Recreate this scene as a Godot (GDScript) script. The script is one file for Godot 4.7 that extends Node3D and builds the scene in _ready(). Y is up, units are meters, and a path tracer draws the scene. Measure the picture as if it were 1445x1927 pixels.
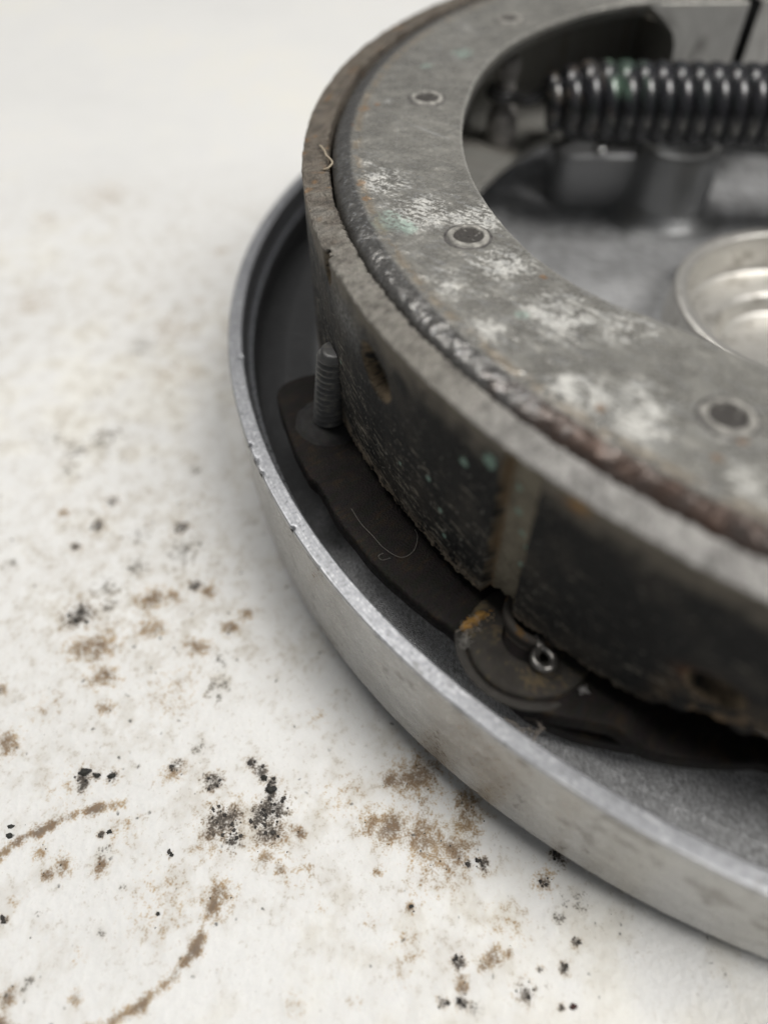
extends Node3D
# A drum-brake backing plate with its shoes, return spring and carrier, lying on a stained white bench.
# All shapes are laid out in millimetres round the brake's axis (x right, y up from the rim's top face, z towards the photographer).

const MM := 0.001
const BASE := 24.0                      # the rim's top face is this far above the bench
const SHOE_C := Vector2(3.81, 3.05)     # the shoes sit a little off the plate's axis
const STAIN_K := [-121.7,46.6,1.9,-105.0,41.6,0.8,-115.1,70.5,0.9,-113.2,70.7,0.5,-111.2,70.8,0.7,-114.7,71.8,0.7,-103.3,69.5,0.7,-98.2,71.7,1.0,-96.2,76.6,1.9,-94.8,78.7,1.0,-93.4,69.3,0.6,-92.1,70.6,0.7,-90.5,71.9,0.7,-90.7,73.4,0.8,-90.2,75.4,1.8,-91.8,76.2,1.0,-90.4,77.7,1.4,-110.9,77.9,0.4,-119.9,87.1,0.4,-102.1,80.3,0.3,-64.5,81.9,0.8,-66.2,81.8,0.4,-57.4,84.0,0.5,-55.6,81.3,0.8,-68.1,91.9,0.7,-68.2,95.5,0.6,-70.2,95.5,0.5,-61.3,94.6,0.9,-59.4,92.6,0.3,-56.7,92.5,0.5,-55.0,90.0,0.4,-57.6,96.1,0.3,-121.7,24.5,1.0,-123.1,29.6,1.0,-125.5,33.7,0.8,-109.1,30.3,1.1]
const STAIN_B := [-125.4,33.8,0.9,-116.9,51.8,1.9,-120.3,52.1,1.5,-115.7,56.8,1.5,-114.1,61.5,0.8,-110.4,48.9,1.4,-111.4,43.8,1.8,-108.1,43.5,1.1,-102.9,42.6,1.3,-96.8,47.0,1.2,-102.8,52.4,1.2,-98.4,49.2,1.0,-126.0,66.2,1.4,-129.4,58.5,0.7,-103.5,70.4,1.1,-96.2,76.9,1.9,-90.0,78.0,2.0,-90.6,80.7,0.8,-88.7,82.0,0.7,-86.5,78.1,0.6,-117.9,79.8,0.8,-114.6,81.3,0.8,-116.3,82.3,0.6,-110.1,81.4,0.7,-95.6,84.9,1.4,-95.7,86.3,0.8,-109.8,94.5,0.6,-117.3,94.4,0.9,-72.1,71.6,2.9,-75.5,71.8,0.9,-78.0,76.9,1.4,-75.6,77.5,1.8,-70.8,79.6,2.5,-66.0,77.1,1.7,-67.9,80.4,1.7,-66.0,74.4,1.3,-57.5,83.7,0.9,-73.4,86.4,0.5,-68.1,94.1,0.6,-68.1,93.2,0.5,-64.3,91.1,0.8,-62.5,90.9,0.5,-65.4,92.1,0.6,-129.4,26.6,0.8,-77.1,82.6,0.5]
const STAIN_G := [-117.3,45.0,1.2,-118.8,41.7,1.8,-114.8,37.8,1.3,-107.4,36.0,1.7,-99.4,54.5,1.0,-99.2,58.8,1.3,-98.9,60.1,0.6,-100.6,67.3,0.8,-110.2,79.7,0.6,-116.1,86.5,0.3,-107.1,83.6,0.3,-108.5,88.2,0.4,-115.2,93.2,0.6,-55.6,85.8,0.5,-56.4,87.6,0.5,-53.8,86.0,0.7,-66.8,95.9,0.6,-125.2,-17.3,2.2,-130.9,12.2,1.9,-136.2,8.7,1.5,-126.3,9.5,2.8,-130.4,17.0,1.4,-107.5,35.3,2.1,-115.7,31.6,1.3,-114.9,37.8,1.3,-108.4,17.6,1.0,-97.1,29.3,0.6,-135.1,36.9,0.9,-59.9,94.4,0.6]
const STAIN_L := [-119.0,85.0,1.0,-110.3,90.6,0.9,-83.8,86.3,0.8,-77.8,87.5,1.1,-73.8,90.2,2.0,-74.4,93.0,1.4,-79.7,95.4,0.8,-86.1,95.5,1.3,-127.6,-8.3,1.6,-129.3,-32.1,2.1,-115.7,-33.3,1.8,-116.9,-8.7,4.7,-160.5,-69.8,3.0,-113.5,-53.0,2.2,-147.3,-80.7,6.2,-152.8,-33.6,5.2,-119.2,-23.1,5.0,-123.0,61.2,2.4,-116.4,72.0,3.0,-108.5,77.3,2.2,-86.5,82.4,2.1,-71.5,83.8,2.7,-62.6,88.3,2.7,-105.0,59.2,4.1,-84.9,63.4,1.6,-102.4,85.5,4.1,-81.7,73.9,3.0]

var noises := {}
var org := Vector3.ZERO                 # base of the thing being built, in mm
var M := {}
var T := {}

# ---------------------------------------------------------------- helpers
func noise(freq: float, sd := 1, octaves := 3) -> FastNoiseLite:
	var key := "%f/%d/%d" % [freq, sd, octaves]
	if not noises.has(key):
		var n := FastNoiseLite.new()
		n.noise_type = FastNoiseLite.TYPE_SIMPLEX_SMOOTH
		n.frequency = freq
		n.seed = sd
		n.fractal_octaves = octaves
		noises[key] = n
	return noises[key]

class Shape:
	var v := PackedVector3Array()
	var n := PackedVector3Array()
	var uv := PackedVector2Array()
	var c := PackedColorArray()
	var t := PackedInt32Array()

# a grid of nu x nv points f(i, j) in mm; uvf and colf may be null; way +1 has its normals along (d/du x d/dv)
func surf(s: Shape, nu: int, nv: int, f: Callable, colf = null, uvf = null, way := 1.0, closed := false) -> void:
	var p := PackedVector3Array()
	p.resize(nu * nv)
	for i in nu:
		for j in nv:
			p[i * nv + j] = f.call(i, j)
	var at := s.v.size()
	for i in nu:
		var ia := i - 1 if i > 0 else (nu - 2 if closed else 0)
		var ib := i + 1 if i < nu - 1 else (1 if closed else nu - 1)
		for j in nv:
			var q := p[i * nv + j]
			var du := p[ib * nv + j] - p[ia * nv + j]
			var dv := p[i * nv + mini(j + 1, nv - 1)] - p[i * nv + maxi(j - 1, 0)]
			var m := du.cross(dv) * way
			if m.length_squared() < 1e-14:
				var jj := 1 if j == 0 else nv - 2
				m = (p[ib * nv + jj] - p[ia * nv + jj]).cross(dv) * way
			s.v.append((q - org) * MM)
			s.n.append(m.normalized() if m.length_squared() > 1e-18 else Vector3.UP)
			s.uv.append(uvf.call(i, j, q) if uvf != null else Vector2(q.x + q.y * 0.3, q.z + q.y) * 0.05)
			s.c.append(colf.call(i, j, q) if colf != null else Color.WHITE)
	for i in nu - 1:
		for j in nv - 1:
			var a := at + i * nv + j
			var b := a + nv
			if way > 0.0:
				s.t.append_array(PackedInt32Array([a, a + 1, b, b, a + 1, b + 1]))
			else:
				s.t.append_array(PackedInt32Array([a, b, a + 1, b, b + 1, a + 1]))

func build(called: String, s: Shape, m: Material, parent: Node3D) -> MeshInstance3D:
	var arrays := []
	arrays.resize(Mesh.ARRAY_MAX)
	arrays[Mesh.ARRAY_VERTEX] = s.v
	arrays[Mesh.ARRAY_NORMAL] = s.n
	arrays[Mesh.ARRAY_TEX_UV] = s.uv
	arrays[Mesh.ARRAY_COLOR] = s.c
	arrays[Mesh.ARRAY_INDEX] = s.t
	var mesh := ArrayMesh.new()
	mesh.add_surface_from_arrays(Mesh.PRIMITIVE_TRIANGLES, arrays)
	mesh.surface_set_material(0, m)
	var o := MeshInstance3D.new()
	o.mesh = mesh
	o.name = called
	parent.add_child(o, true)
	if parent == self:
		o.position = (org + Vector3(0, BASE, 0)) * MM
	return o

func thing(called: String, label: String, category: String, at: Vector3, group := "") -> Node3D:
	var o := Node3D.new()
	o.name = called
	add_child(o, true)
	org = at
	o.position = (at + Vector3(0, BASE, 0)) * MM
	tag(o, label, category, group)
	return o

func tag(o: Node3D, label: String, category: String, group := "") -> void:
	o.set_meta("label", label)
	o.set_meta("category", category)
	if group:
		o.set_meta("group", group)

func fine(points: Array, step: float) -> PackedVector2Array:   # a profile cut into short steps
	var out := PackedVector2Array([points[0]])
	for k in points.size() - 1:
		var n := maxi(1, ceili((points[k + 1] - points[k]).length() / step))
		for i in n:
			out.append(points[k].lerp(points[k + 1], (i + 1.0) / n))
	return out

func table(rows: Array, x: float) -> float:                     # straight lines between [x, y] pairs
	if x <= rows[0][0]: return rows[0][1]
	for k in rows.size() - 1:
		if x <= rows[k + 1][0]:
			return lerpf(rows[k][1], rows[k + 1][1], (x - rows[k][0]) / (rows[k + 1][0] - rows[k][0]))
	return rows[-1][1]

# turns a profile (radius, height) round a vertical axis; angles in degrees; rough = (size of bumps, their frequency)
func turn(s: Shape, prof: PackedVector2Array, a0: float, a1: float, n: int, c := Vector2.ZERO, colf = null, rough := Vector2.ZERO, way := 1.0, dent = null) -> void:
	var nz := noise(rough.y if rough.y > 0.0 else 1.0, 7, 2)
	var run := PackedFloat32Array([0.0])
	for k in prof.size() - 1:
		run.append(run[k] + (prof[k + 1] - prof[k]).length())
	var ref := prof[prof.size() / 2].x
	surf(s, n + 1, prof.size(), func(i: int, j: int):
		var a := deg_to_rad(lerpf(a0, a1, float(i) / n))
		var r := prof[j].x
		var y := prof[j].y
		var q := Vector3(cos(a), 0, sin(a))
		if rough.x > 0.0:
			var d := nz.get_noise_3d(q.x * r, y, q.z * r) * rough.x
			r += d
			y += nz.get_noise_3d(q.x * r + 200.0, y, q.z * r) * rough.x * 0.6
		if dent != null:
			var d: Vector2 = dent.call(rad_to_deg(a), r, y)
			r += d.x
			y += d.y
		return Vector3(c.x + q.x * r, y, c.y + q.z * r),
		colf, func(i: int, j: int, q: Vector3): return Vector2(deg_to_rad(lerpf(a0, a1, float(i) / n)) * ref, run[j]) * 0.1, way, absf(a1 - a0) > 359.9)

func tube(s: Shape, path: PackedVector3Array, radius, sides := 10, colf = null, caps := true) -> void:
	var n := path.size()
	var side := Vector3.UP
	var frames := []
	for k in n:
		var d := (path[mini(k + 1, n - 1)] - path[maxi(k - 1, 0)]).normalized()
		side = (side - d * side.dot(d))
		if side.length() < 0.05: side = d.cross(Vector3.RIGHT)
		side = side.normalized()
		frames.append([side, d.cross(side), d])
	var rows := []
	if caps: rows.append([path[0] - frames[0][2] * float(radius if not radius is Array else radius[0]) * 0.3, 0.0, 0])
	for k in n:
		rows.append([path[k], float(radius if not radius is Array else radius[k]), k])
	if caps: rows.append([path[n - 1] + frames[n - 1][2] * float(radius if not radius is Array else radius[n - 1]) * 0.3, 0.0, n - 1])
	surf(s, sides + 1, rows.size(), func(i: int, j: int):
		var a := TAU * (i % sides) / sides
		return rows[j][0] + (frames[rows[j][2]][0] * cos(a) + frames[rows[j][2]][1] * sin(a)) * rows[j][1],
		colf, null, 1.0, true)

func lump(s: Shape, at: Vector3, size: Vector3, sd: int, rough := 0.35, col := Color.WHITE, seg := 9) -> void:
	var nz := noise(0.9, sd, 2)
	surf(s, seg + 1, seg / 2 + 2, func(i: int, j: int):
		var a := TAU * (i % seg) / seg
		var b := PI * (float(j) / (seg / 2 + 1) - 0.5)
		var d := Vector3(cos(a) * cos(b), sin(b), sin(a) * cos(b))
		return at + d * size * (1.0 + rough * 2.0 * nz.get_noise_3dv(d * 1.3 + at)),
		func(_i: int, _j: int, _q: Vector3): return col, null, -1.0, true)

# an upright slab: outline points (x, z) in order, from y0 to y1, its edges eased by e
func slab(s: Shape, outline: PackedVector2Array, y0: float, y1: float, e: float, col := Color.WHITE) -> void:
	var n := outline.size()
	var area := 0.0
	for k in n: area += outline[k].cross(outline[(k + 1) % n])
	var pts: PackedVector2Array = outline.duplicate()
	if area < 0: pts.reverse()
	var rows := [[y1, e], [y1 - e * 0.3, e * 0.3], [y1 - e, 0.0], [y0 + e, 0.0], [y0, e]]
	var inward := PackedVector2Array()
	for k in n:
		var d := (pts[(k + 1) % n] - pts[(k + n - 1) % n]).normalized()
		inward.append(Vector2(-d.y, d.x))
	var f := func(i: int, j: int):
		var q: Vector2 = pts[i % n] + inward[i % n] * rows[j][1]
		return Vector3(q.x, rows[j][0], q.y)
	surf(s, n + 1, rows.size(), f, func(_i: int, _j: int, _q: Vector3): return col, null, 1.0, true)
	for top in [true, false]:
		var poly := PackedVector2Array()
		for k in n: poly.append(pts[k] + inward[k] * e)
		var at := s.v.size()
		for k in n:
			s.v.append((Vector3(poly[k].x, y1 if top else y0, poly[k].y) - org) * MM)
			s.n.append(Vector3.UP if top else Vector3.DOWN)
			s.uv.append(poly[k] * 0.05)
			s.c.append(col)
		var tri := Geometry2D.triangulate_polygon(poly)
		for k in range(0, tri.size(), 3):
			var a := tri[k]; var b := tri[k + 1]; var c := tri[k + 2]
			var turned: bool = (poly[b] - poly[a]).cross(poly[c] - poly[a]) > 0.0    # y of the cross product is then down
			if turned != top: s.t.append_array(PackedInt32Array([at + a, at + c, at + b]))
			else: s.t.append_array(PackedInt32Array([at + a, at + b, at + c]))

func mat(col: Color, rough: float, metal := 0.0, more := {}) -> StandardMaterial3D:
	var m := StandardMaterial3D.new()
	m.albedo_color = col.linear_to_srgb()
	m.roughness = rough
	m.metallic = metal
	for k in more: m.set(k, more[k])
	return m

# ---------------------------------------------------------------- textures
# row(y) gives one row of RGB bytes; rows are worked out on all processors
func bake(w: int, h: int, row: Callable) -> ImageTexture:
	return ImageTexture.create_from_image(bake_image(w, h, row))

func bake_image(w: int, h: int, row: Callable) -> Image:
	var rows := []
	rows.resize(h)
	var work := WorkerThreadPool.add_group_task(func(y: int): rows[y] = row.call(y), h)
	WorkerThreadPool.wait_for_group_task_completion(work)
	var all := PackedByteArray()
	for r in rows: all.append_array(r)
	return Image.create_from_data(w, h, false, Image.FORMAT_RGB8, all)

func put(b: PackedByteArray, at: int, c: Color) -> void:       # a linear colour as sRGB bytes
	b[at] = int(255.0 * pow(clampf(c.r, 0, 1), 0.4545))
	b[at + 1] = int(255.0 * pow(clampf(c.g, 0, 1), 0.4545))
	b[at + 2] = int(255.0 * pow(clampf(c.b, 0, 1), 0.4545))

func grain(freq: float, sd: int, octaves: int, strength: float, size := 512) -> ImageTexture:   # a repeating normal map
	var im := noise(freq, sd, octaves).get_seamless_image(size, size)
	im.bump_map_to_normal_map(strength)
	return ImageTexture.create_from_image(im)

func grey(freq: float, sd: int, octaves: int, lo: float, hi: float, size := 512) -> ImageTexture:   # a repeating grey map
	var im := noise(freq, sd, octaves).get_seamless_image(size, size)
	im.convert(Image.FORMAT_L8)
	var d := im.get_data()
	for k in d.size():
		d[k] = int(255.0 * lerpf(lo, hi, d[k] / 255.0))
	return ImageTexture.create_from_image(Image.create_from_data(size, size, false, Image.FORMAT_L8, d))

# bench: how much brown dust and black grime lies at each spot
const NEAR_AT := Vector2(-190, -98)
const NEAR_SIZE := 200.0
const NEAR_PX := 1664

func splat(d: PackedFloat32Array, x: float, z: float, r: float, power: float, long := 1.0, way := 0.0) -> void:
	var k := NEAR_PX / NEAR_SIZE
	var cx := (x - NEAR_AT.x) * k
	var cz := (z - NEAR_AT.y) * k
	var rr := r * k
	var reach := rr * 1.9 * maxf(long, 1.0)
	for py in range(maxi(0, int(cz - reach)), mini(NEAR_PX, int(cz + reach) + 1)):
		for px in range(maxi(0, int(cx - reach)), mini(NEAR_PX, int(cx + reach) + 1)):
			var dx := px - cx
			var dz := py - cz
			var u := (dx * cos(way) + dz * sin(way)) / long
			var w := -dx * sin(way) + dz * cos(way)
			var q := (u * u + w * w) / (rr * rr)
			if q < 3.6:
				var at := py * NEAR_PX + px
				d[at] = maxf(d[at], power * exp(-q * 0.9))

func stroke(d: PackedFloat32Array, pts: Array, r: float, power: float) -> void:
	for k in pts.size() - 1:
		var n := ceili((pts[k + 1] - pts[k]).length() / (r * 0.5))
		for i in n:
			var q: Vector2 = pts[k].lerp(pts[k + 1], float(i) / n)
			var w := noise(0.35, 5, 2).get_noise_2d(q.x, q.y)
			splat(d, q.x + w * 0.25, q.y + w * 0.2, r * (1.0 + 0.6 * w), power * (1.0 + 0.6 * w))

func curve(pts: Array, n := 8) -> Array:
	var out := []
	for k in pts.size() - 1:
		for i in n:
			out.append(pts[k].cubic_interpolate(pts[k + 1], pts[maxi(k - 1, 0)], pts[mini(k + 2, pts.size() - 1)], float(i) / n))
	out.append(pts[-1])
	return out

var bn: Array[FastNoiseLite] = []

func bench_color(x: float, z: float, brown: float, black: float, smear: float, far: bool) -> Color:
	var big := bn[0].get_noise_2d(x, z)
	var mid := bn[1].get_noise_2d(x, z)
	var c := Color(0.765, 0.765, 0.752)
	var shade := 1.0 + 0.05 * big + 0.03 * mid
	var yellow := smoothstep(0.0, 0.6, big * 0.7 + mid * 0.6)
	c = Color(c.r * shade, c.g * shade * (1.0 - 0.012 * yellow), c.b * shade * (1.0 - 0.05 * yellow))
	if far:
		return c
	var nf := bn[2].get_noise_2d(x, z)
	var speck := bn[3].get_noise_2d(x * 0.8, z)
	var wide := bn[4].get_noise_2d(x, z)
	c = c * (1.0 + 0.05 * nf + 0.03 * speck)
	var inside := smoothstep(0.0, 22.0, minf(minf(x - NEAR_AT.x, NEAR_AT.x + NEAR_SIZE - x), NEAR_AT.y + NEAR_SIZE + 6.0 - z))
	# thin grey-beige film, patchy, thicker round the stains
	var film := smoothstep(-0.1, 0.6, mid * 0.8 + wide * 0.6 + 0.5 * nf) * 0.17 * smoothstep(-98.0, -70.0, z) * inside + smear * 0.21 * smoothstep(-0.9, 0.7, wide + 0.35 * nf)
	c = c.lerp(Color(0.42, 0.37, 0.29), clampf(film * 1.25, 0.0, 0.6))
	c = c.lerp(Color(0.30, 0.25, 0.18), 0.35 * inside * smoothstep(0.30, 0.62, nf * 0.75 + speck * 0.45 + smear * 0.12 + wide * 0.2))
	var v := brown * 1.0 + nf * 0.62 + speck * 0.62 + wide * 0.24 - 0.08
	var b := smoothstep(0.12, 1.15, v) * smoothstep(0.02, 0.25, brown)
	var tint_ := Color(0.35, 0.23, 0.09).lerp(Color(0.125, 0.070, 0.027), clampf(v * 0.9 - 0.25 + black * 0.6 + wide * 0.5, 0.0, 1.0))
	c = c.lerp(tint_ * (1.0 + 0.6 * speck + 0.6 * nf), b * 0.88)
	var kv := black * 0.98 + nf * 0.72 + speck * 0.62 + wide * 0.3 - 0.12
	var k := smoothstep(0.26, 1.05, kv) * smoothstep(0.05, 0.3, black)
	c = c.lerp(Color(0.085, 0.075, 0.062).lerp(Color(0.030, 0.030, 0.029), clampf(kv * 1.3 - 0.5, 0.0, 1.0)), k * 0.85)
	var dots := bn[5].get_noise_2d(x, z)
	if dots > 0.84:
		c = c.lerp(Color(0.06, 0.058, 0.052), smoothstep(0.84, 0.9, dots) * 0.8 * smoothstep(-0.1, 0.3, wide + mid))
	return c

func bench_textures() -> void:
	bn.assign([noise(0.012, 11, 3), noise(0.09, 12, 4), noise(0.75, 13, 5), noise(3.3, 14, 2), noise(0.22, 15, 3), noise(0.75, 16, 1)])
	var brown := PackedFloat32Array(); brown.resize(NEAR_PX * NEAR_PX)
	var black := PackedFloat32Array(); black.resize(NEAR_PX * NEAR_PX)
	var smear := PackedFloat32Array(); smear.resize(NEAR_PX * NEAR_PX)
	var nz := noise(0.31, 21, 1)
	for k in range(0, STAIN_B.size(), 3):
		var w := nz.get_noise_2d(STAIN_B[k] * 7.0, STAIN_B[k + 1] * 5.0)
		splat(brown, STAIN_B[k], STAIN_B[k + 1], STAIN_B[k + 2] * 1.2, 1.1, 1.15 + 0.4 * w, w * 6.0)
		splat(smear, STAIN_B[k], STAIN_B[k + 1], STAIN_B[k + 2] * 2.4, 0.9)
	for k in range(0, STAIN_K.size(), 3):
		var w := nz.get_noise_2d(STAIN_K[k] * 7.0, STAIN_K[k + 1] * 5.0)
		splat(black, STAIN_K[k], STAIN_K[k + 1], STAIN_K[k + 2] * 1.12, 1.05, 1.1 + 0.4 * w, w * 6.0)
		splat(brown, STAIN_K[k], STAIN_K[k + 1], STAIN_K[k + 2] * 1.5, 0.85)
		splat(smear, STAIN_K[k], STAIN_K[k + 1], STAIN_K[k + 2] * 2.6, 1.0)
	for k in range(0, STAIN_G.size(), 3):
		splat(black, STAIN_G[k], STAIN_G[k + 1], STAIN_G[k + 2] * 1.5, 0.62)
		splat(smear, STAIN_G[k], STAIN_G[k + 1], STAIN_G[k + 2] * 2.6, 1.3)
	for k in range(0, STAIN_L.size(), 3):
		splat(brown, STAIN_L[k], STAIN_L[k + 1], STAIN_L[k + 2], 0.42)
		splat(smear, STAIN_L[k], STAIN_L[k + 1], STAIN_L[k + 2] * 1.5, 0.8)
	for q in [[-118, 38, 15, 0.9], [-108, 42, 12, 0.9], [-122, 50, 9, 0.8], [-112, 24, 14, 0.7], [-128, 8, 14, 0.7], [-96, 52, 10, 0.6], [-120, 64, 9, 0.6], [-94, 76, 6, 0.9], [-80, 76, 9, 0.7], [-66, 92, 10, 0.6], [-110, -20, 22, 0.6], [-135, -35, 20, 0.5]]:
		splat(smear, q[0], q[1], q[2], q[3] * 1.5, 1.3, q[0] * 0.1)
	# the oily ring left by a cup or a bearing
	stroke(brown, curve([Vector2(-126.0, 83.5), Vector2(-122.7, 79.8), Vector2(-119.5, 77.7), Vector2(-114.2, 75.3), Vector2(-111.0, 74.5), Vector2(-108.8, 74.2)]), 0.6, 1.12)
	stroke(brown, curve([Vector2(-96.0, 84.6), Vector2(-96.5, 86.6), Vector2(-97.3, 89.2), Vector2(-99.3, 92.4), Vector2(-102.3, 94.9), Vector2(-105.5, 96.5)]), 0.6, 1.12)
	stroke(brown, curve([Vector2(-105.5, 96.5), Vector2(-110.0, 97.6), Vector2(-115.0, 97.4), Vector2(-119.0, 95.7), Vector2(-122.0, 92.6), Vector2(-123.5, 89.0)]), 0.52, 1.0)
	T.bench = bake(NEAR_PX, NEAR_PX, func(y: int):
		var b := PackedByteArray()
		b.resize(NEAR_PX * 3)
		var z := NEAR_AT.y + (y + 0.5) * NEAR_SIZE / NEAR_PX
		for x in NEAR_PX:
			var at: int = y * NEAR_PX + x
			put(b, x * 3, bench_color(NEAR_AT.x + (x + 0.5) * NEAR_SIZE / NEAR_PX, z, brown[at], black[at], smear[at], false))
		return b)
	T.bench_far = bake(512, 512, func(y: int):
		var b := PackedByteArray()
		b.resize(512 * 3)
		for x in 512:
			put(b, x * 3, bench_color(-800.0 + x * 3.0, -800.0 + y * 3.0, 0, 0, 0, true))
		return b)

# top face of the lower shoe, laid out by angle and radius
const FLAT_A0 := 110.0
const FLAT_A1 := 262.0
const FLAT_R0 := 54.0
const FLAT_R1 := 87.0
var WHITE_AT := [[166, 76.8, 4.2, 1.0], [163.5, 71.0, 4.0, 0.9], [155.5, 72.5, 4.0, 0.8], [155, 79, 4, 0.5], [147, 73.0, 5.0, 0.8], [149, 80.5, 3.0, 0.7], [140.6, 80.2, 3.4, 1.05], [137, 77.6, 3.6, 0.95], [136, 79.6, 2.6, 1.0], [172.4, 79.5, 3.6, 0.85], [176, 81, 2.4, 0.5], [143, 69, 4, 0.6], [132, 74, 3.6, 0.55], [129, 80, 3, 0.6], [205, 75, 5, 0.3], [214, 78, 4, 0.35], [120, 76, 6, 0.6]]
var GREEN_AT := [[206.6, 72.9, 1.9], [205.4, 71.9, 1.3], [200.5, 76.4, 1.2], [165.2, 80.6, 2.6], [163.8, 79.4, 1.4], [176.5, 83.5, 0.6], [149, 76, 0.8]]
var RUST_AT := [[187.8, 82, 0.9], [189.0, 80.3, 0.5], [130.6, 75.3, 0.62], [131.1, 78.6, 0.5], [138.6, 80.1, 0.5], [172.2, 82.4, 0.7], [169.4, 82.3, 0.6], [152.3, 70.0, 0.5], [184, 83.6, 0.8]]
var SCRATCH_AT := []

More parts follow.
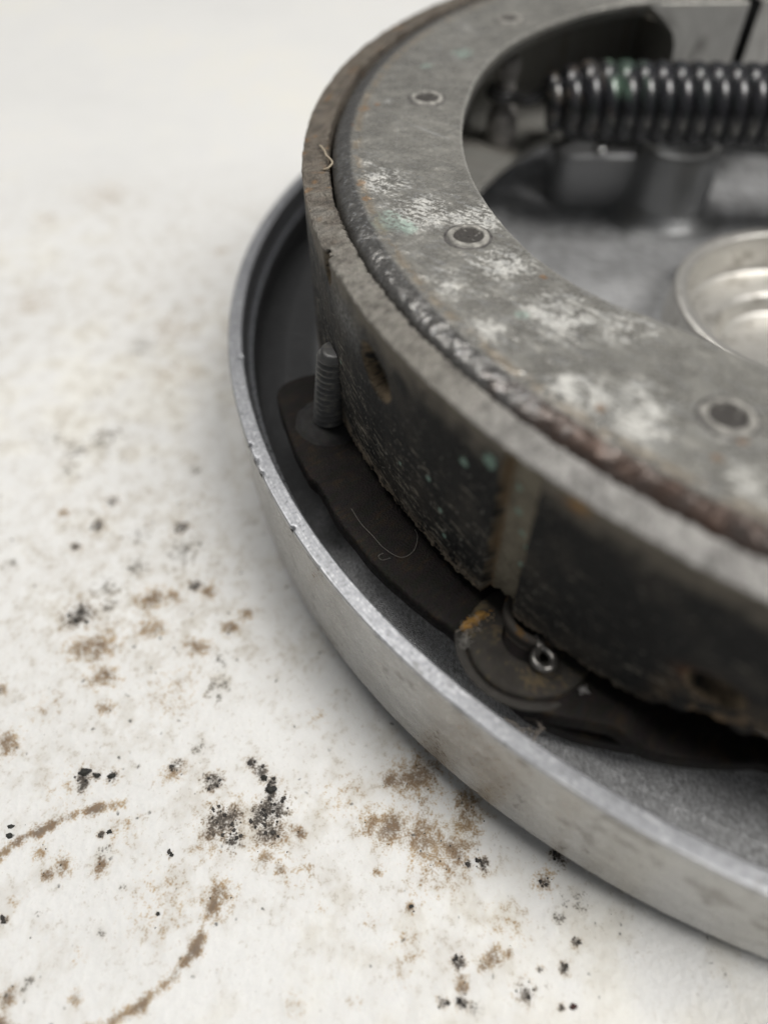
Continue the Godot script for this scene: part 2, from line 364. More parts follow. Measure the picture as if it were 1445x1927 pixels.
func flat_texture() -> void:
	var w := 2048
	var h := 340
	var rng := RandomNumberGenerator.new()
	rng.seed = 40
	for k in 46:
		var a := deg_to_rad(rng.randf_range(118, 225))
		var r := rng.randf_range(66, 83)
		var d := rng.randf_range(0, TAU) if k % 3 else a + PI / 2 + rng.randf_range(-0.2, 0.2)
		var from := Vector2(cos(a), sin(a)) * r
		SCRATCH_AT.append([from, from + Vector2(cos(d), sin(d)) * rng.randf_range(1.5, 9.0), rng.randf_range(0.03, 0.07), rng.randf_range(0.15, 0.6)])
	SCRATCH_AT.append([Vector2(-74.7, -5.5), Vector2(-69.6, -0.7), 0.10, 0.8])
	SCRATCH_AT.append([Vector2(-78.4, -13.2), Vector2(-77.0, -14.2), 0.16, 0.9])
	SCRATCH_AT.append([Vector2(-77.9, -14.6), Vector2(-77.5, -12.8), 0.14, 0.8])
	var edge := flat_edge
	var lines := PackedFloat32Array()
	lines.resize(w * h)
	for sc in SCRATCH_AT:
		var n := ceili((sc[1] - sc[0]).length() / 0.03)
		for i in n:
			var q: Vector2 = sc[0].lerp(sc[1], float(i) / n)
			var a := fposmod(rad_to_deg(q.angle()), 360.0)
			var x := int((a - FLAT_A0) / (FLAT_A1 - FLAT_A0) * w)
			var y := int((q.length() - FLAT_R0) / (FLAT_R1 - FLAT_R0) * h)
			var ww := 1 if sc[2] > 0.08 else 0
			for oy in range(-ww, ww + 1):
				for ox in range(-ww, ww + 1):
					if x + ox >= 0 and x + ox < w and y + oy >= 0 and y + oy < h:
						lines[(y + oy) * w + x + ox] = maxf(lines[(y + oy) * w + x + ox], sc[3] * (0.5 + 0.5 * sin(PI * i / n)))
	var n_big := noise(0.05, 31, 3)
	var n_mid := noise(0.25, 32, 4)
	var n_fine := noise(1.2, 33, 3)
	var n_dust := noise(3.2, 34, 2)
	var rough_rows := []
	rough_rows.resize(h)
	T.flat = bake(w, h, func(y: int):
		var b := PackedByteArray()
		b.resize(w * 3)
		var rb := PackedByteArray()
		rb.resize(w)
		var r := FLAT_R0 + (y + 0.5) / h * (FLAT_R1 - FLAT_R0)
		for x in w:
			var deg := FLAT_A0 + (x + 0.5) / w * (FLAT_A1 - FLAT_A0)
			var a := deg_to_rad(deg)
			var px := cos(a) * r
			var pz := sin(a) * r
			var big := n_big.get_noise_2d(px, pz)
			var mid := n_mid.get_noise_2d(px, pz)
			var fin := n_fine.get_noise_2d(px, pz)
			var dust := n_dust.get_noise_2d(px, pz)
			var swirl := n_mid.get_noise_2d(deg * 1.5, r * 2.0 + 90.0)
			var drag := n_fine.get_noise_2d((px * 0.8 + pz * 0.6) * 0.22, (pz * 0.8 - px * 0.6) * 1.3)
			var g := 0.32 + 0.06 * big + 0.05 * mid + 0.035 * fin + 0.035 * dust + 0.03 * drag
			var c := Color(g * 1.03, g * 1.0, g * 0.91)
			var white := 0.12 * smoothstep(178.0, 160.0, deg)
			for q in WHITE_AT:
				var du: float = (deg - q[0]) * 1.3
				if absf(du) > q[2] * 2.2: continue
				var dr: float = r - q[1]
				white = maxf(white, q[3] * exp(-(du * du + dr * dr) / (q[2] * q[2])))
			c = c.lerp(Color(0.46, 0.46, 0.44), 0.45 * white * smoothstep(-0.5, 0.4, mid + drag))
			var m := smoothstep(0.25, 0.95, white * (0.75 + 0.75 * mid + 1.0 * fin + 0.85 * dust + 1.1 * drag))
			c = c.lerp(Color(0.76, 0.755, 0.72), m * 0.82)
			c = c.lerp(Color(0.40, 0.40, 0.39), clampf(0.8 * smoothstep(0.1, 0.5, drag * 0.8 + swirl * 0.5 + 0.3 * fin), 0, 0.65) * smoothstep(0.0, 0.4, white + 0.15))
			for q in GREEN_AT:
				var du: float = (deg - q[0]) * 1.3
				if absf(du) > q[2] * 2.0: continue
				var dr: float = r - q[1]
				var s: float = exp(-(du * du + dr * dr) / (q[2] * q[2]))
				if s > 0.02:
					c = c.lerp(Color(0.42, 0.52, 0.46), 0.7 * smoothstep(0.28, 0.75, s * (0.9 + 0.9 * fin + 0.8 * mid + 0.4 * dust)))
			for q in RUST_AT:
				var du: float = (deg - q[0]) * 1.3
				if absf(du) > q[2] * 2.0: continue
				var dr: float = r - q[1]
				var s: float = exp(-(du * du + dr * dr) / (q[2] * q[2]))
				if s > 0.02:
					c = c.lerp(Color(0.38, 0.20, 0.085), 0.65 * smoothstep(0.3, 0.7, s * (1.0 + 1.0 * fin + 0.6 * dust)))
			# tan crust where the face meets its rounded shoulder, then the shoulder itself
			var crust := exp(-pow((r - 82.1 - 0.5 * mid) / 0.55, 2.0)) * smoothstep(0.0, 0.35, 0.3 + mid + 0.5 * fin)
			c = c.lerp(Color(0.34, 0.265, 0.18), 0.55 * crust)
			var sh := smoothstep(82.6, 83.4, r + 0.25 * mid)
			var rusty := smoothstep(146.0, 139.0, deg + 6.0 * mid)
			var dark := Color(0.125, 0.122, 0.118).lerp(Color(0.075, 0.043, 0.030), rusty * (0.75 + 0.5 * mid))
			var sparkle := smoothstep(0.36, 0.52, dust * 0.6 + fin * 0.6) * smoothstep(86.0, 84.2, r) * (1.0 - rusty) * smoothstep(186.0, 172.0, deg)  # glints painted into the shoulder's colour
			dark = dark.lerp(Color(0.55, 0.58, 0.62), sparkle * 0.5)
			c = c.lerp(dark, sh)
			var rim: float = r - edge.call(deg)
			c = c.lerp(Color(0.55, 0.54, 0.50), 0.8 * smoothstep(0.45, 0.15, rim + 0.2 * fin))
			c = c.lerp(Color(0.62, 0.62, 0.60), lines[y * w + x] * 0.8)
			put(b, x * 3, c)
			rb[x] = int(255.0 * clampf(0.31 + 0.12 * mid + 0.10 * fin + 0.4 * m - 0.08 * drag - 0.15 * sparkle, 0.15, 1.0))
		rough_rows[y] = rb
		return b)
	var rall := PackedByteArray()
	for r in rough_rows: rall.append_array(r)
	T.flat_rough = ImageTexture.create_from_image(Image.create_from_data(w, h, false, Image.FORMAT_L8, rall))
	T.flat_normal = sheet_normal(w, h, 0.035, 67, 5, 4.0)

# rubbed outer face of the friction lining, laid out by angle and height
const LIN_A0 := 100.0
const LIN_A1 := 190.0
const LIN_H := 26.0

func lining_texture() -> void:
	var w := 2048
	var h := 376
	var n_big := noise(0.07, 51, 3)
	var n_mid := noise(0.3, 52, 3)
	var n_fine := noise(1.5, 53, 3)
	var n_str := noise(0.8, 54, 3)
	var dots := [[143.3, 18.9, 0.7], [141.3, 21.6, 1.0], [139.2, 16.5, 0.5], [138.6, 14.0, 0.5], [139.5, 19.5, 0.45], [138.0, 12.5, 0.5], [146.5, 12.0, 0.45], [145.0, 9.0, 0.4], [160.5, 12.0, 0.4], [138.2, 9.5, 0.45], [150.0, 9.5, 0.35], [144.4, 5.5, 0.4]]
	T.lining = bake(w, h, func(y: int):
		var b := PackedByteArray()
		b.resize(w * 3)
		var yy := (1.0 - (y + 0.5) / h) * LIN_H
		for x in w:
			var deg := LIN_A0 + (x + 0.5) / w * (LIN_A1 - LIN_A0)
			var u := deg * 1.563
			var big := n_big.get_noise_2d(u, yy)
			var mid := n_mid.get_noise_2d(u, yy)
			var fin := n_fine.get_noise_2d(u, yy)
			var streak := n_str.get_noise_2d((u + yy * 0.35) * 0.22, (yy - u * 0.10) * 2.6)
			var g := 0.013 + 0.005 * big + 0.008 * fin
			var c := Color(g, g * 1.0, g * 0.98)
			c = c.lerp(Color(0.036, 0.032, 0.027), smoothstep(-0.2, 0.5, big + 0.4 * mid) * 0.7)
			# dust caught in the rubbing marks, most of it along the lower half
			var low := smoothstep(19.0, 5.0, yy) * (0.35 + 0.65 * smoothstep(134.0, 142.0, deg)) + 0.02 + 0.25 * smoothstep(154.0, 160.0, deg)
			var m := smoothstep(0.44, 0.74, streak * 0.85 + 0.22 * fin + 0.30 * low + 0.18 * mid)
			c = c.lerp(Color(0.24, 0.22, 0.18), m * 0.7)
			var flecks := smoothstep(0.42, 0.6, n_str.get_noise_2d(u * 1.1 + 40.0, yy * 1.1 + u * 0.2) * 0.8 + 0.25 * fin + 0.10 * low)
			c = c.lerp(Color(0.25, 0.24, 0.215), flecks * (0.38 + 0.1 * smoothstep(134.0, 142.0, deg)))
			# pale fuzz along the lower edge, brown bloom under the upper one
			var fuzz := smoothstep(4.6, 1.8, yy + 1.4 * mid + 1.0 * fin) * smoothstep(0.0, 0.4, 0.28 + mid + fin * 0.7)
			c = c.lerp(Color(0.33, 0.27, 0.20), fuzz * 0.7)
			var bloom := smoothstep(20.5, 24.5, yy + 1.5 * mid)
			c = c.lerp(Color(0.17, 0.15, 0.12), bloom * 0.75)
			var sheen := exp(-pow((deg - 158.5) / 3.0, 2.0) - pow((yy - 20.5) / 2.4, 2.0))  # pale grey sheen painted into the lining's colour
			c = c.lerp(Color(0.20, 0.20, 0.195), sheen * 0.7 * (0.7 + fin))
			# rusty torn corner
			var torn := smoothstep(129.0, 124.0, deg) * smoothstep(13.0, 6.0, yy)
			c = c.lerp(Color(0.20, 0.135, 0.075), torn * smoothstep(-0.25, 0.4, mid + 0.5 * fin) * 0.75)
			c = c.lerp(Color(0.24, 0.085, 0.02), 0.8 * exp(-pow((deg - 125.5) / 1.2, 2.0) - pow((yy - 11.3) / 1.0, 2.0)))
			c = c.lerp(Color(0.30, 0.17, 0.06), 0.75 * exp(-pow((deg - 135.3) / 0.7, 2.0) - pow((yy - 23.6) / 0.7, 2.0)))
			# olive slot between the two pads
			var slot := smoothstep(137.55, 137.9, deg + 0.3 * mid + 0.1 * fin) * smoothstep(140.5, 140.15, deg + 0.3 * mid + 0.1 * fin)
			var wallish := maxf(exp(-pow((deg - 140.25) / 0.28, 2.0)), exp(-pow((deg - 137.75) / 0.22, 2.0)))
			c = c.lerp(Color(0.165, 0.148, 0.112) * (1.0 + 0.35 * mid + 0.3 * fin), slot)
			c = c.lerp(Color(0.14, 0.085, 0.04), slot * wallish * 0.7)
			# rivet holes: brown dust inside, depth shade painted dark at the upper left
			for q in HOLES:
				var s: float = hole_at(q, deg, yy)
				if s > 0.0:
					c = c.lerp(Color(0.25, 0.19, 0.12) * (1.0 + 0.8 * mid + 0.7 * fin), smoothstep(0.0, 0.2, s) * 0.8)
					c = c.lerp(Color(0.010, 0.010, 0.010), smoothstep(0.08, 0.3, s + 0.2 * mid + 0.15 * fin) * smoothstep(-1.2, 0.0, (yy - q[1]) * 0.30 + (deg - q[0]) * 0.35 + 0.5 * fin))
			for q in dots:
				var du: float = (deg - q[0]) * 1.563
				var dv: float = yy - q[1]
				c = c.lerp(Color(0.20, 0.30, 0.25), 0.75 * smoothstep(0.35, 0.7, exp(-(du * du + dv * dv) / (q[2] * q[2])) * (1.0 + 0.6 * fin)))
			put(b, x * 3, c)
		return b)

func sheet_normal(w: int, h: int, freq: float, sd: int, octaves: int, strength: float) -> ImageTexture:
	var im := noise(freq, sd, octaves).get_image(w, h)
	im.bump_map_to_normal_map(strength)
	return ImageTexture.create_from_image(im)

# centre (degrees, height), half length, half width, lean, depth
var HOLES := [[153.5, 18.6, 4.0, 2.7, 0.45, 3.0], [162.4, 23.3, 2.4, 1.3, 1.35, 1.8], [125.0, 10.8, 3.0, 2.2, 0.15, 1.8]]

func hole_at(q: Array, deg: float, y: float) -> float:           # 0 outside, up to 1 in the middle
	var du: float = (deg - q[0]) * 1.563
	var dv: float = y - q[1]
	if absf(du) > 5.0 or absf(dv) > 5.0: return 0.0
	var l: float = (du * cos(q[4]) + dv * sin(q[4])) / q[2]
	var s: float = (-du * sin(q[4]) + dv * cos(q[4])) / q[3]
	return maxf(0.0, 1.0 - sqrt(l * l + s * s))

# inner edge of the shoe's top face
const EDGE := [[80.0, 64.5], [132.0, 64.5], [137.0, 64.6], [140.0, 65.0], [143.0, 65.8], [146.0, 67.0], [150.0, 67.9], [156.0, 68.5], [164.0, 68.4], [170.0, 68.3], [177.0, 68.0], [185.0, 67.6], [193.0, 67.3], [201.0, 67.4], [211.5, 67.5], [218.0, 67.0], [223.0, 66.6], [231.0, 65.9], [240.0, 64.4], [242.0, 63.6]]
func flat_edge(deg: float) -> float:
	if deg > 242.0:
		var straight := 55.0 / absf(sin(deg_to_rad(deg)))
		return lerpf(63.6, straight, clampf((deg - 242.0) / 2.0, 0.0, 1.0))
	return table(EDGE, deg)

# ---------------------------------------------------------------- materials
func materials() -> void:
	bench_textures()
	flat_texture()
	lining_texture()
	var fine_n := grain(0.045, 61, 4, 6.0)
	var sand_n := grain(0.11, 62, 2, 9.0)
	var fuzz_n := grain(0.06, 63, 4, 14.0)
	var smudge := grey(0.012, 64, 4, 0.55, 1.25)
	M.bench = mat(Color.WHITE, 0.55, 0.0, {"albedo_texture": T.bench, "normal_enabled": true, "normal_texture": sheet_normal(NEAR_PX, NEAR_PX, 0.07, 65, 4, 5.0), "normal_scale": 0.22, "metallic_specular": 0.35, "texture_repeat": false})
	M.bench_far = mat(Color.WHITE, 0.55, 0.0, {"albedo_texture": T.bench_far, "metallic_specular": 0.35, "texture_repeat": false})
	M.rim = mat(Color.WHITE, 0.42, 0.9, {"vertex_color_use_as_albedo": true, "roughness_texture": smudge, "normal_enabled": true, "normal_texture": fine_n, "normal_scale": 0.07, "uv1_scale": Vector3(1.6, 3.0, 1)})
	M.rim_face = mat(Color.WHITE, 0.46, 0.85, {"vertex_color_use_as_albedo": true, "normal_enabled": true, "normal_texture": fine_n, "normal_scale": 0.05, "uv1_scale": Vector3(0.5, 4.0, 1)})
	M.sand = mat(Color.WHITE, 0.55, 0.75, {"vertex_color_use_as_albedo": true, "normal_enabled": true, "normal_texture": sand_n, "normal_scale": 1.3, "uv1_scale": Vector3(0.8, 0.8, 1)})
	M.cast = mat(Color.WHITE, 0.40, 0.75, {"vertex_color_use_as_albedo": true, "normal_enabled": true, "normal_texture": fine_n, "normal_scale": 0.3})
	M.flat = mat(Color.WHITE, 1.0, 0.5, {"albedo_texture": T.flat, "roughness_texture": T.flat_rough, "normal_enabled": true, "normal_texture": T.flat_normal, "normal_scale": 0.55, "texture_repeat": false})
	M.shoe = mat(Color.WHITE, 0.6, 0.3, {"vertex_color_use_as_albedo": true, "normal_enabled": true, "normal_texture": fine_n, "normal_scale": 0.5})
	M.lining = mat(Color.WHITE, 0.62, 0.0, {"albedo_texture": T.lining, "normal_enabled": true, "normal_texture": sheet_normal(2048, 376, 0.09, 66, 4, 7.0), "normal_scale": 0.14, "metallic_specular": 0.24})
	M.lining_edge = mat(Color.WHITE, 0.85, 0.0, {"vertex_color_use_as_albedo": true, "normal_enabled": true, "normal_texture": fuzz_n, "normal_scale": 0.9, "uv1_scale": Vector3(1.6, 1.6, 1), "metallic_specular": 0.25})
	M.steel = mat(Color.WHITE, 0.6, 0.2, {"vertex_color_use_as_albedo": true, "normal_enabled": true, "normal_texture": sand_n, "normal_scale": 0.3, "metallic_specular": 0.25})
	M.spring = mat(Color.WHITE, 0.27, 0.2, {"vertex_color_use_as_albedo": true, "metallic_specular": 0.7})
	M.thread = mat(Color.WHITE, 0.42, 0.5, {"vertex_color_use_as_albedo": true})
	M.bright = mat(Color(0.55, 0.55, 0.55), 0.25, 1.0)
	M.cotter = mat(Color(0.28, 0.27, 0.255), 0.3, 0.9)
	M.fibre = mat(Color.WHITE, 0.9, 0.0, {"vertex_color_use_as_albedo": true})
	M.grime = mat(Color.WHITE, 0.8, 0.0, {"vertex_color_use_as_albedo": true})
	M.lamp = mat(Color(0.9, 0.9, 0.9), 0.5, 0.0, {"emission_enabled": true, "emission": Color(1.0, 0.98, 0.95), "emission_energy_multiplier": 2.5})
	M.lamp_case = mat(Color(0.75, 0.75, 0.75), 0.5)

func tint(base: Color, amount: float, freq: float, sd: int, spots := Color(0, 0, 0, 0), level := 0.3) -> Callable:
	var n := noise(freq, sd, 4)
	var n2 := noise(freq * 6.0, sd + 1, 3)
	return func(_i: int, _j: int, q: Vector3):
		var k: float = n.get_noise_3dv(q)
		var f: float = n2.get_noise_3dv(q)
		var c: Color = base * (1.0 + amount * (k + 0.6 * f))
		if spots.a > 0.0:
			c = c.lerp(spots, spots.a * smoothstep(level, level + 0.3, k + 0.7 * f))
		c.a = 1.0
		return c

# ---------------------------------------------------------------- the scene
func _ready() -> void:
	var cam := Camera3D.new()
	cam.name = "camera"
	add_child(cam)
	var lens := CameraAttributesPhysical.new()
	lens.frustum_focal_length = 16.62
	lens.frustum_focus_distance = 0.0865
	lens.frustum_near = 0.005
	lens.frustum_far = 20.0
	lens.exposure_aperture = 5.6
	cam.attributes = lens
	cam.fov = 71.65
	cam.near = 0.005
	cam.far = 20.0
	cam.transform = Transform3D(Basis(Vector3.RIGHT, -0.89053) * Basis(Vector3.BACK, -0.01711), Vector3(-0.07556, 0.06820 + BASE * MM, 0.10234))
	cam.current = true

	var env := Environment.new()
	env.background_mode = Environment.BG_COLOR
	env.background_color = Color(0.12, 0.123, 0.128).linear_to_srgb()
	env.tonemap_mode = Environment.TONE_MAPPER_LINEAR
	env.tonemap_exposure = 1.0
	env.sdfgi_enabled = true
	env.ssao_enabled = true
	env.ssil_enabled = true
	var we := WorldEnvironment.new()
	we.name = "surroundings"
	we.environment = env
	add_child(we)

	materials()
	# a workshop ceiling panel, and an unseen second lamp added for glints on metal
	lamp(Vector3(640, 1250, 430), Vector2(0.8, 0.5), 1.52, "square white ceiling panel lamp over the right of the bench")
	lamp(Vector3(-500, 1600, -700), Vector2(1.2, 0.3), 1.3, "added long white panel lamp, unseen beyond the left of the bench, for glints on metal")

	bench()
	backing_plate()
	carrier()
	shoe("brake_shoe", false, "grey brake shoe with white corrosion, green specks and a black slotted lining")
	shoe("brake_shoe", true, "second brake shoe, only its end block seen beyond the narrow gap")
	spring()
	pin_and_clip()
	lint()
	crumbs()

func lamp(at: Vector3, size: Vector2, energy: float, label: String) -> void:
	var t := thing("ceiling_lamp", label, "lamp", at, "ceiling lamps")
	var aim := Basis.looking_at(-at.normalized(), Vector3.BACK)
	t.basis = aim
	var case_mesh := BoxMesh.new()
	case_mesh.size = Vector3(size.x + 0.04, size.y + 0.04, 0.05)
	var case := MeshInstance3D.new()
	case.name = "lamp_housing"
	case.mesh = case_mesh
	case.position.z = 0.03
	case.material_override = M.lamp_case
	t.add_child(case)
	var face_mesh := BoxMesh.new()
	face_mesh.size = Vector3(size.x, size.y, 0.004)
	var face := MeshInstance3D.new()
	face.name = "lamp_diffuser"
	face.mesh = face_mesh
	face.material_override = M.lamp
	t.add_child(face)
	var l := AreaLight3D.new()
	l.name = "lamp_light"
	l.area_size = size
	l.light_energy = energy
	l.light_color = Color(1.0, 0.99, 0.975)
	l.area_range = 8.0
	l.area_attenuation = 2.0
	l.shadow_enabled = true
	l.position.z = -0.006
	t.add_child(l)

func bench() -> void:
	var arrays := []
	arrays.resize(Mesh.ARRAY_MAX)
	var mesh := ArrayMesh.new()
	var x0 := NEAR_AT.x; var x1 := NEAR_AT.x + NEAR_SIZE
	var z0 := NEAR_AT.y; var z1 := NEAR_AT.y + NEAR_SIZE
	var far := [-1600.0, x0, x1, 1600.0]
	var farz := [-1600.0, z0, z1, 1600.0]
	for pass_ in 2:
		var v := PackedVector3Array(); var n := PackedVector3Array(); var uv := PackedVector2Array(); var t := PackedInt32Array()
		for i in 3:
			for k in 3:
				if (i == 1 and k == 1) != (pass_ == 0): continue
				var at := v.size()
				for q in [Vector2(far[i], farz[k]), Vector2(far[i + 1], farz[k]), Vector2(far[i + 1], farz[k + 1]), Vector2(far[i], farz[k + 1])]:
					v.append(Vector3(q.x, 0, q.y) * MM)
					n.append(Vector3.UP)
					uv.append((q - NEAR_AT) / NEAR_SIZE if pass_ == 0 else (q + Vector2(800, 800)) / 1536.0)
				t.append_array(PackedInt32Array([at, at + 1, at + 2, at, at + 2, at + 3]))
		arrays[Mesh.ARRAY_VERTEX] = v
		arrays[Mesh.ARRAY_NORMAL] = n
		arrays[Mesh.ARRAY_TEX_UV] = uv
		arrays[Mesh.ARRAY_INDEX] = t
		mesh.add_surface_from_arrays(Mesh.PRIMITIVE_TRIANGLES, arrays)
		mesh.surface_set_material(pass_, M.bench if pass_ == 0 else M.bench_far)
	var o := MeshInstance3D.new()
	o.name = "table_top"
	o.mesh = mesh
	o.set_meta("kind", "structure")
	o.set_meta("label", "white bench top with brown dust, black grime and an oily ring")
	add_child(o)

func backing_plate() -> void:
	var t := thing("backing_plate", "round cast aluminium brake backing plate with a polished rim, lying on the white bench", "backing plate", Vector3(0, -24, 0))
	var s := Shape.new()
	var metal := tint(Color(0.33, 0.337, 0.355), 0.12, 0.09, 71, Color(0.18, 0.175, 0.17, 0.5), 0.5)
	var wall := tint(Color(0.35, 0.345, 0.335), 0.20, 0.06, 75, Color(0.17, 0.16, 0.145, 0.75), 0.36)
	var pitted := func(i: int, j: int, q: Vector3):
		var c: Color = wall.call(i, j, q)
		var deg := rad_to_deg(atan2(q.z, q.x))
		var pit := noise(0.9, 76, 2).get_noise_3dv(q)
		var run := noise(0.35, 77, 3).get_noise_2d(deg * 0.5, q.y * 2.5)
		c = c * (1.0 + 0.15 * run)
		return c.lerp(Color(0.06, 0.057, 0.05), 0.75 * smoothstep(0.62, 0.8, pit))
	# two arcs: the seen one fine, the rest coarse
	var f := Shape.new()
	var rng := RandomNumberGenerator.new()
	rng.seed = 70
	var nicks := []
	for k in 14:
		nicks.append([rng.randf_range(100, 200), rng.randf_range(0.10, 0.4) if k % 4 else rng.randf_range(0.5, 1.2), rng.randf_range(0.02, 0.10), rng.randf_range(99.9, 100.2)])
	for q in [[159.4, 0.35, 0.2, 99.9], [157.6, 0.8, 0.16, 99.8], [156.2, 0.5, 0.15, 99.9], [150.3, 0.35, 0.25, 99.9], [170.2, 0.6, 0.2, 98.0]]:
		nicks.append(q)
	var dent := func(a: float, r: float, _y: float) -> Vector2:
		var d := Vector2.ZERO
		for q in nicks:
			var u: float = (a - q[0]) * 1.745 / q[1]
			var w: float = (r - q[3]) / 0.35
			if absf(u) < 2.0 and absf(w) < 2.0:
				var e: float = q[2] * exp(-u * u * 1.5 - w * w)
				d += Vector2(-0.7 * e, -e)
		return d
	var worn := func(i: int, j: int, q: Vector3):
		var c: Color = metal.call(i, j, q)
		var r := Vector2(q.x, q.z).length()
		var deg := rad_to_deg(atan2(q.z, q.x))
		var fleck := noise(1.6, 73, 2).get_noise_3dv(q)
		var brush := noise(0.5, 74, 3).get_noise_2d(deg * 0.8, r * 7.0)
		c = c * (1.0 + 0.28 * fleck + 0.25 * brush)
		c = c.lerp(Color(0.62, 0.62, 0.63), 0.6 * smoothstep(0.35, 0.6, fleck * 0.7 + brush * 0.5))
		c = c.lerp(Color(0.10, 0.10, 0.10), 0.6 * smoothstep(0.42, 0.6, -fleck * 0.8 + 0.3 * brush))
		return c.lerp(Color(0.55, 0.55, 0.55), 0.7 * smoothstep(99.74, 99.9, r + 0.2 * noise(0.10, 72, 2).get_noise_3dv(q)))
	for arc in [[95.0, 215.0, 700], [215.0, 455.0, 260]]:
		turn(f, fine([Vector2(97.75, -0.22), Vector2(97.80, -0.07), Vector2(97.93, 0.0), Vector2(99.70, 0.0), Vector2(99.86, -0.05), Vector2(99.97, -0.18), Vector2(100.0, -0.40)], 0.15), arc[0], arc[1], arc[2] * 2, Vector2.ZERO, worn, Vector2.ZERO, 1.0, dent if arc[0] < 200.0 else null)
		turn(s, fine([Vector2(100.0, -0.40), Vector2(100.02, -4), Vector2(100.0, -9), Vector2(99.93, -14), Vector2(99.72, -18.2), Vector2(99.3, -19.6), Vector2(98.3, -20.4), Vector2(95.0, -21.2), Vector2(88.0, -22.3), Vector2(82.0, -23.2), Vector2(80.0, -24.0)], 0.4), arc[0], arc[1], arc[2] if arc[0] < 200.0 else arc[2] / 2, Vector2.ZERO, pitted, Vector2(0.05, 0.3))
		turn(s, fine([Vector2(96.75, -4.15), Vector2(97.45, -3.95), Vector2(97.62, -3.75), Vector2(97.7, -3.4), Vector2(97.75, -0.22)], 0.5), arc[0], arc[1], arc[2] / 2, Vector2.ZERO, metal, Vector2(0.04, 0.5))
	build("rim_wall", s, M.rim, t)
	build("rim_face", f, M.rim_face, t)
	s = Shape.new()
	var sandy := tint(Color(0.62, 0.625, 0.635), 0.18, 0.3, 81, Color(0.18, 0.18, 0.18, 0.6), 0.45)
	var oily := func(i: int, j: int, q: Vector3):  # sandy floor tint with the shade of the left gap put into it
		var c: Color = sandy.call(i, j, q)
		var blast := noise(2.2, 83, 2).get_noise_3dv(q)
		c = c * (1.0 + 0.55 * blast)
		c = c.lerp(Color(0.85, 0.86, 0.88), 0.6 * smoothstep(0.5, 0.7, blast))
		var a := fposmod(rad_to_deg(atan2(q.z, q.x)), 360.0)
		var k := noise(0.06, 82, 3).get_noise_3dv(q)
		var gap_shade := smoothstep(150.0, 157.0, a + 6.0 * k) * smoothstep(84.0, 88.0, Vector2(q.x, q.z).length())
		return c.lerp(Color(0.075, 0.077, 0.08), 0.9 * gap_shade)
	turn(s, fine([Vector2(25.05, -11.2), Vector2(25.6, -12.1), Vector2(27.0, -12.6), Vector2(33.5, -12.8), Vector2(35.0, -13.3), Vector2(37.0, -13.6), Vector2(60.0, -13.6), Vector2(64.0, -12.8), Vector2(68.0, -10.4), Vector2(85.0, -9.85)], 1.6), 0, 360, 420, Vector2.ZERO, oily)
	for arc in [[95.0, 205.0, 800], [205.0, 455.0, 300]]:
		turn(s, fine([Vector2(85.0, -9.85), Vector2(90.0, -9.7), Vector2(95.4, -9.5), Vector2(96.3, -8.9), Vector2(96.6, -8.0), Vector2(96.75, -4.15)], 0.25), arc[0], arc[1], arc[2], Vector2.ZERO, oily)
	build("plate_floor", s, M.sand, t)
	s = Shape.new()
	var pale := tint(Color(0.64, 0.625, 0.59), 0.16, 0.14, 84, Color(0.24, 0.22, 0.19, 0.7), 0.30)
	turn(s, fine([Vector2(0.1, -16.1), Vector2(12.6, -16.0), Vector2(13.6, -15.7), Vector2(14.1, -15.0), Vector2(14.9, -12.9), Vector2(15.5, -12.3), Vector2(16.3, -12.1), Vector2(21.0, -12.0), Vector2(21.9, -11.8), Vector2(22.3, -11.2), Vector2(22.4, -4.6), Vector2(22.6, -4.2), Vector2(23.0, -4.05), Vector2(24.2, -4.0), Vector2(24.6, -4.15), Vector2(24.8, -4.6), Vector2(25.05, -11.2)], 0.8), 0, 360, 160, Vector2.ZERO, pale, Vector2(0.05, 0.3))
	build("hub_bore", s, M.cast, t)
	# the boss that carries the cam shaft, and the rib beside it
	s = Shape.new()
	var grey_metal := tint(Color(0.36, 0.365, 0.37), 0.10, 0.12, 87)
	turn(s, fine([Vector2(0.1, -3.0), Vector2(5.6, -3.0), Vector2(5.8, 1.2), Vector2(6.2, 1.6), Vector2(7.4, 1.6), Vector2(7.9, 1.1), Vector2(8.3, -4.0), Vector2(8.8, -10.0), Vector2(10.5, -12.4), Vector2(13.5, -13.7)], 0.7), 0, 360, 72, Vector2(-12.5, -48.6), grey_metal, Vector2(0.06, 0.2))
	build("cam_boss", s, M.cast, t)
	s = Shape.new()
	slab(s, PackedVector2Array([Vector2(-38, -60), Vector2(-19, -60), Vector2(-19.5, -50.5), Vector2(-21, -49.5), Vector2(-34, -50), Vector2(-37.5, -52)]), -14.0, -1.6, 0.9, Color(0.34, 0.345, 0.35))
	build("rib", s, M.cast, t)
	s = Shape.new()
	lump(s, Vector3(-28.4, -1.4, -51.6), Vector3(1.6, 1.3, 1.6), 5, 0.02, Color.WHITE, 14)
	build("dowel", s, M.bright, t)

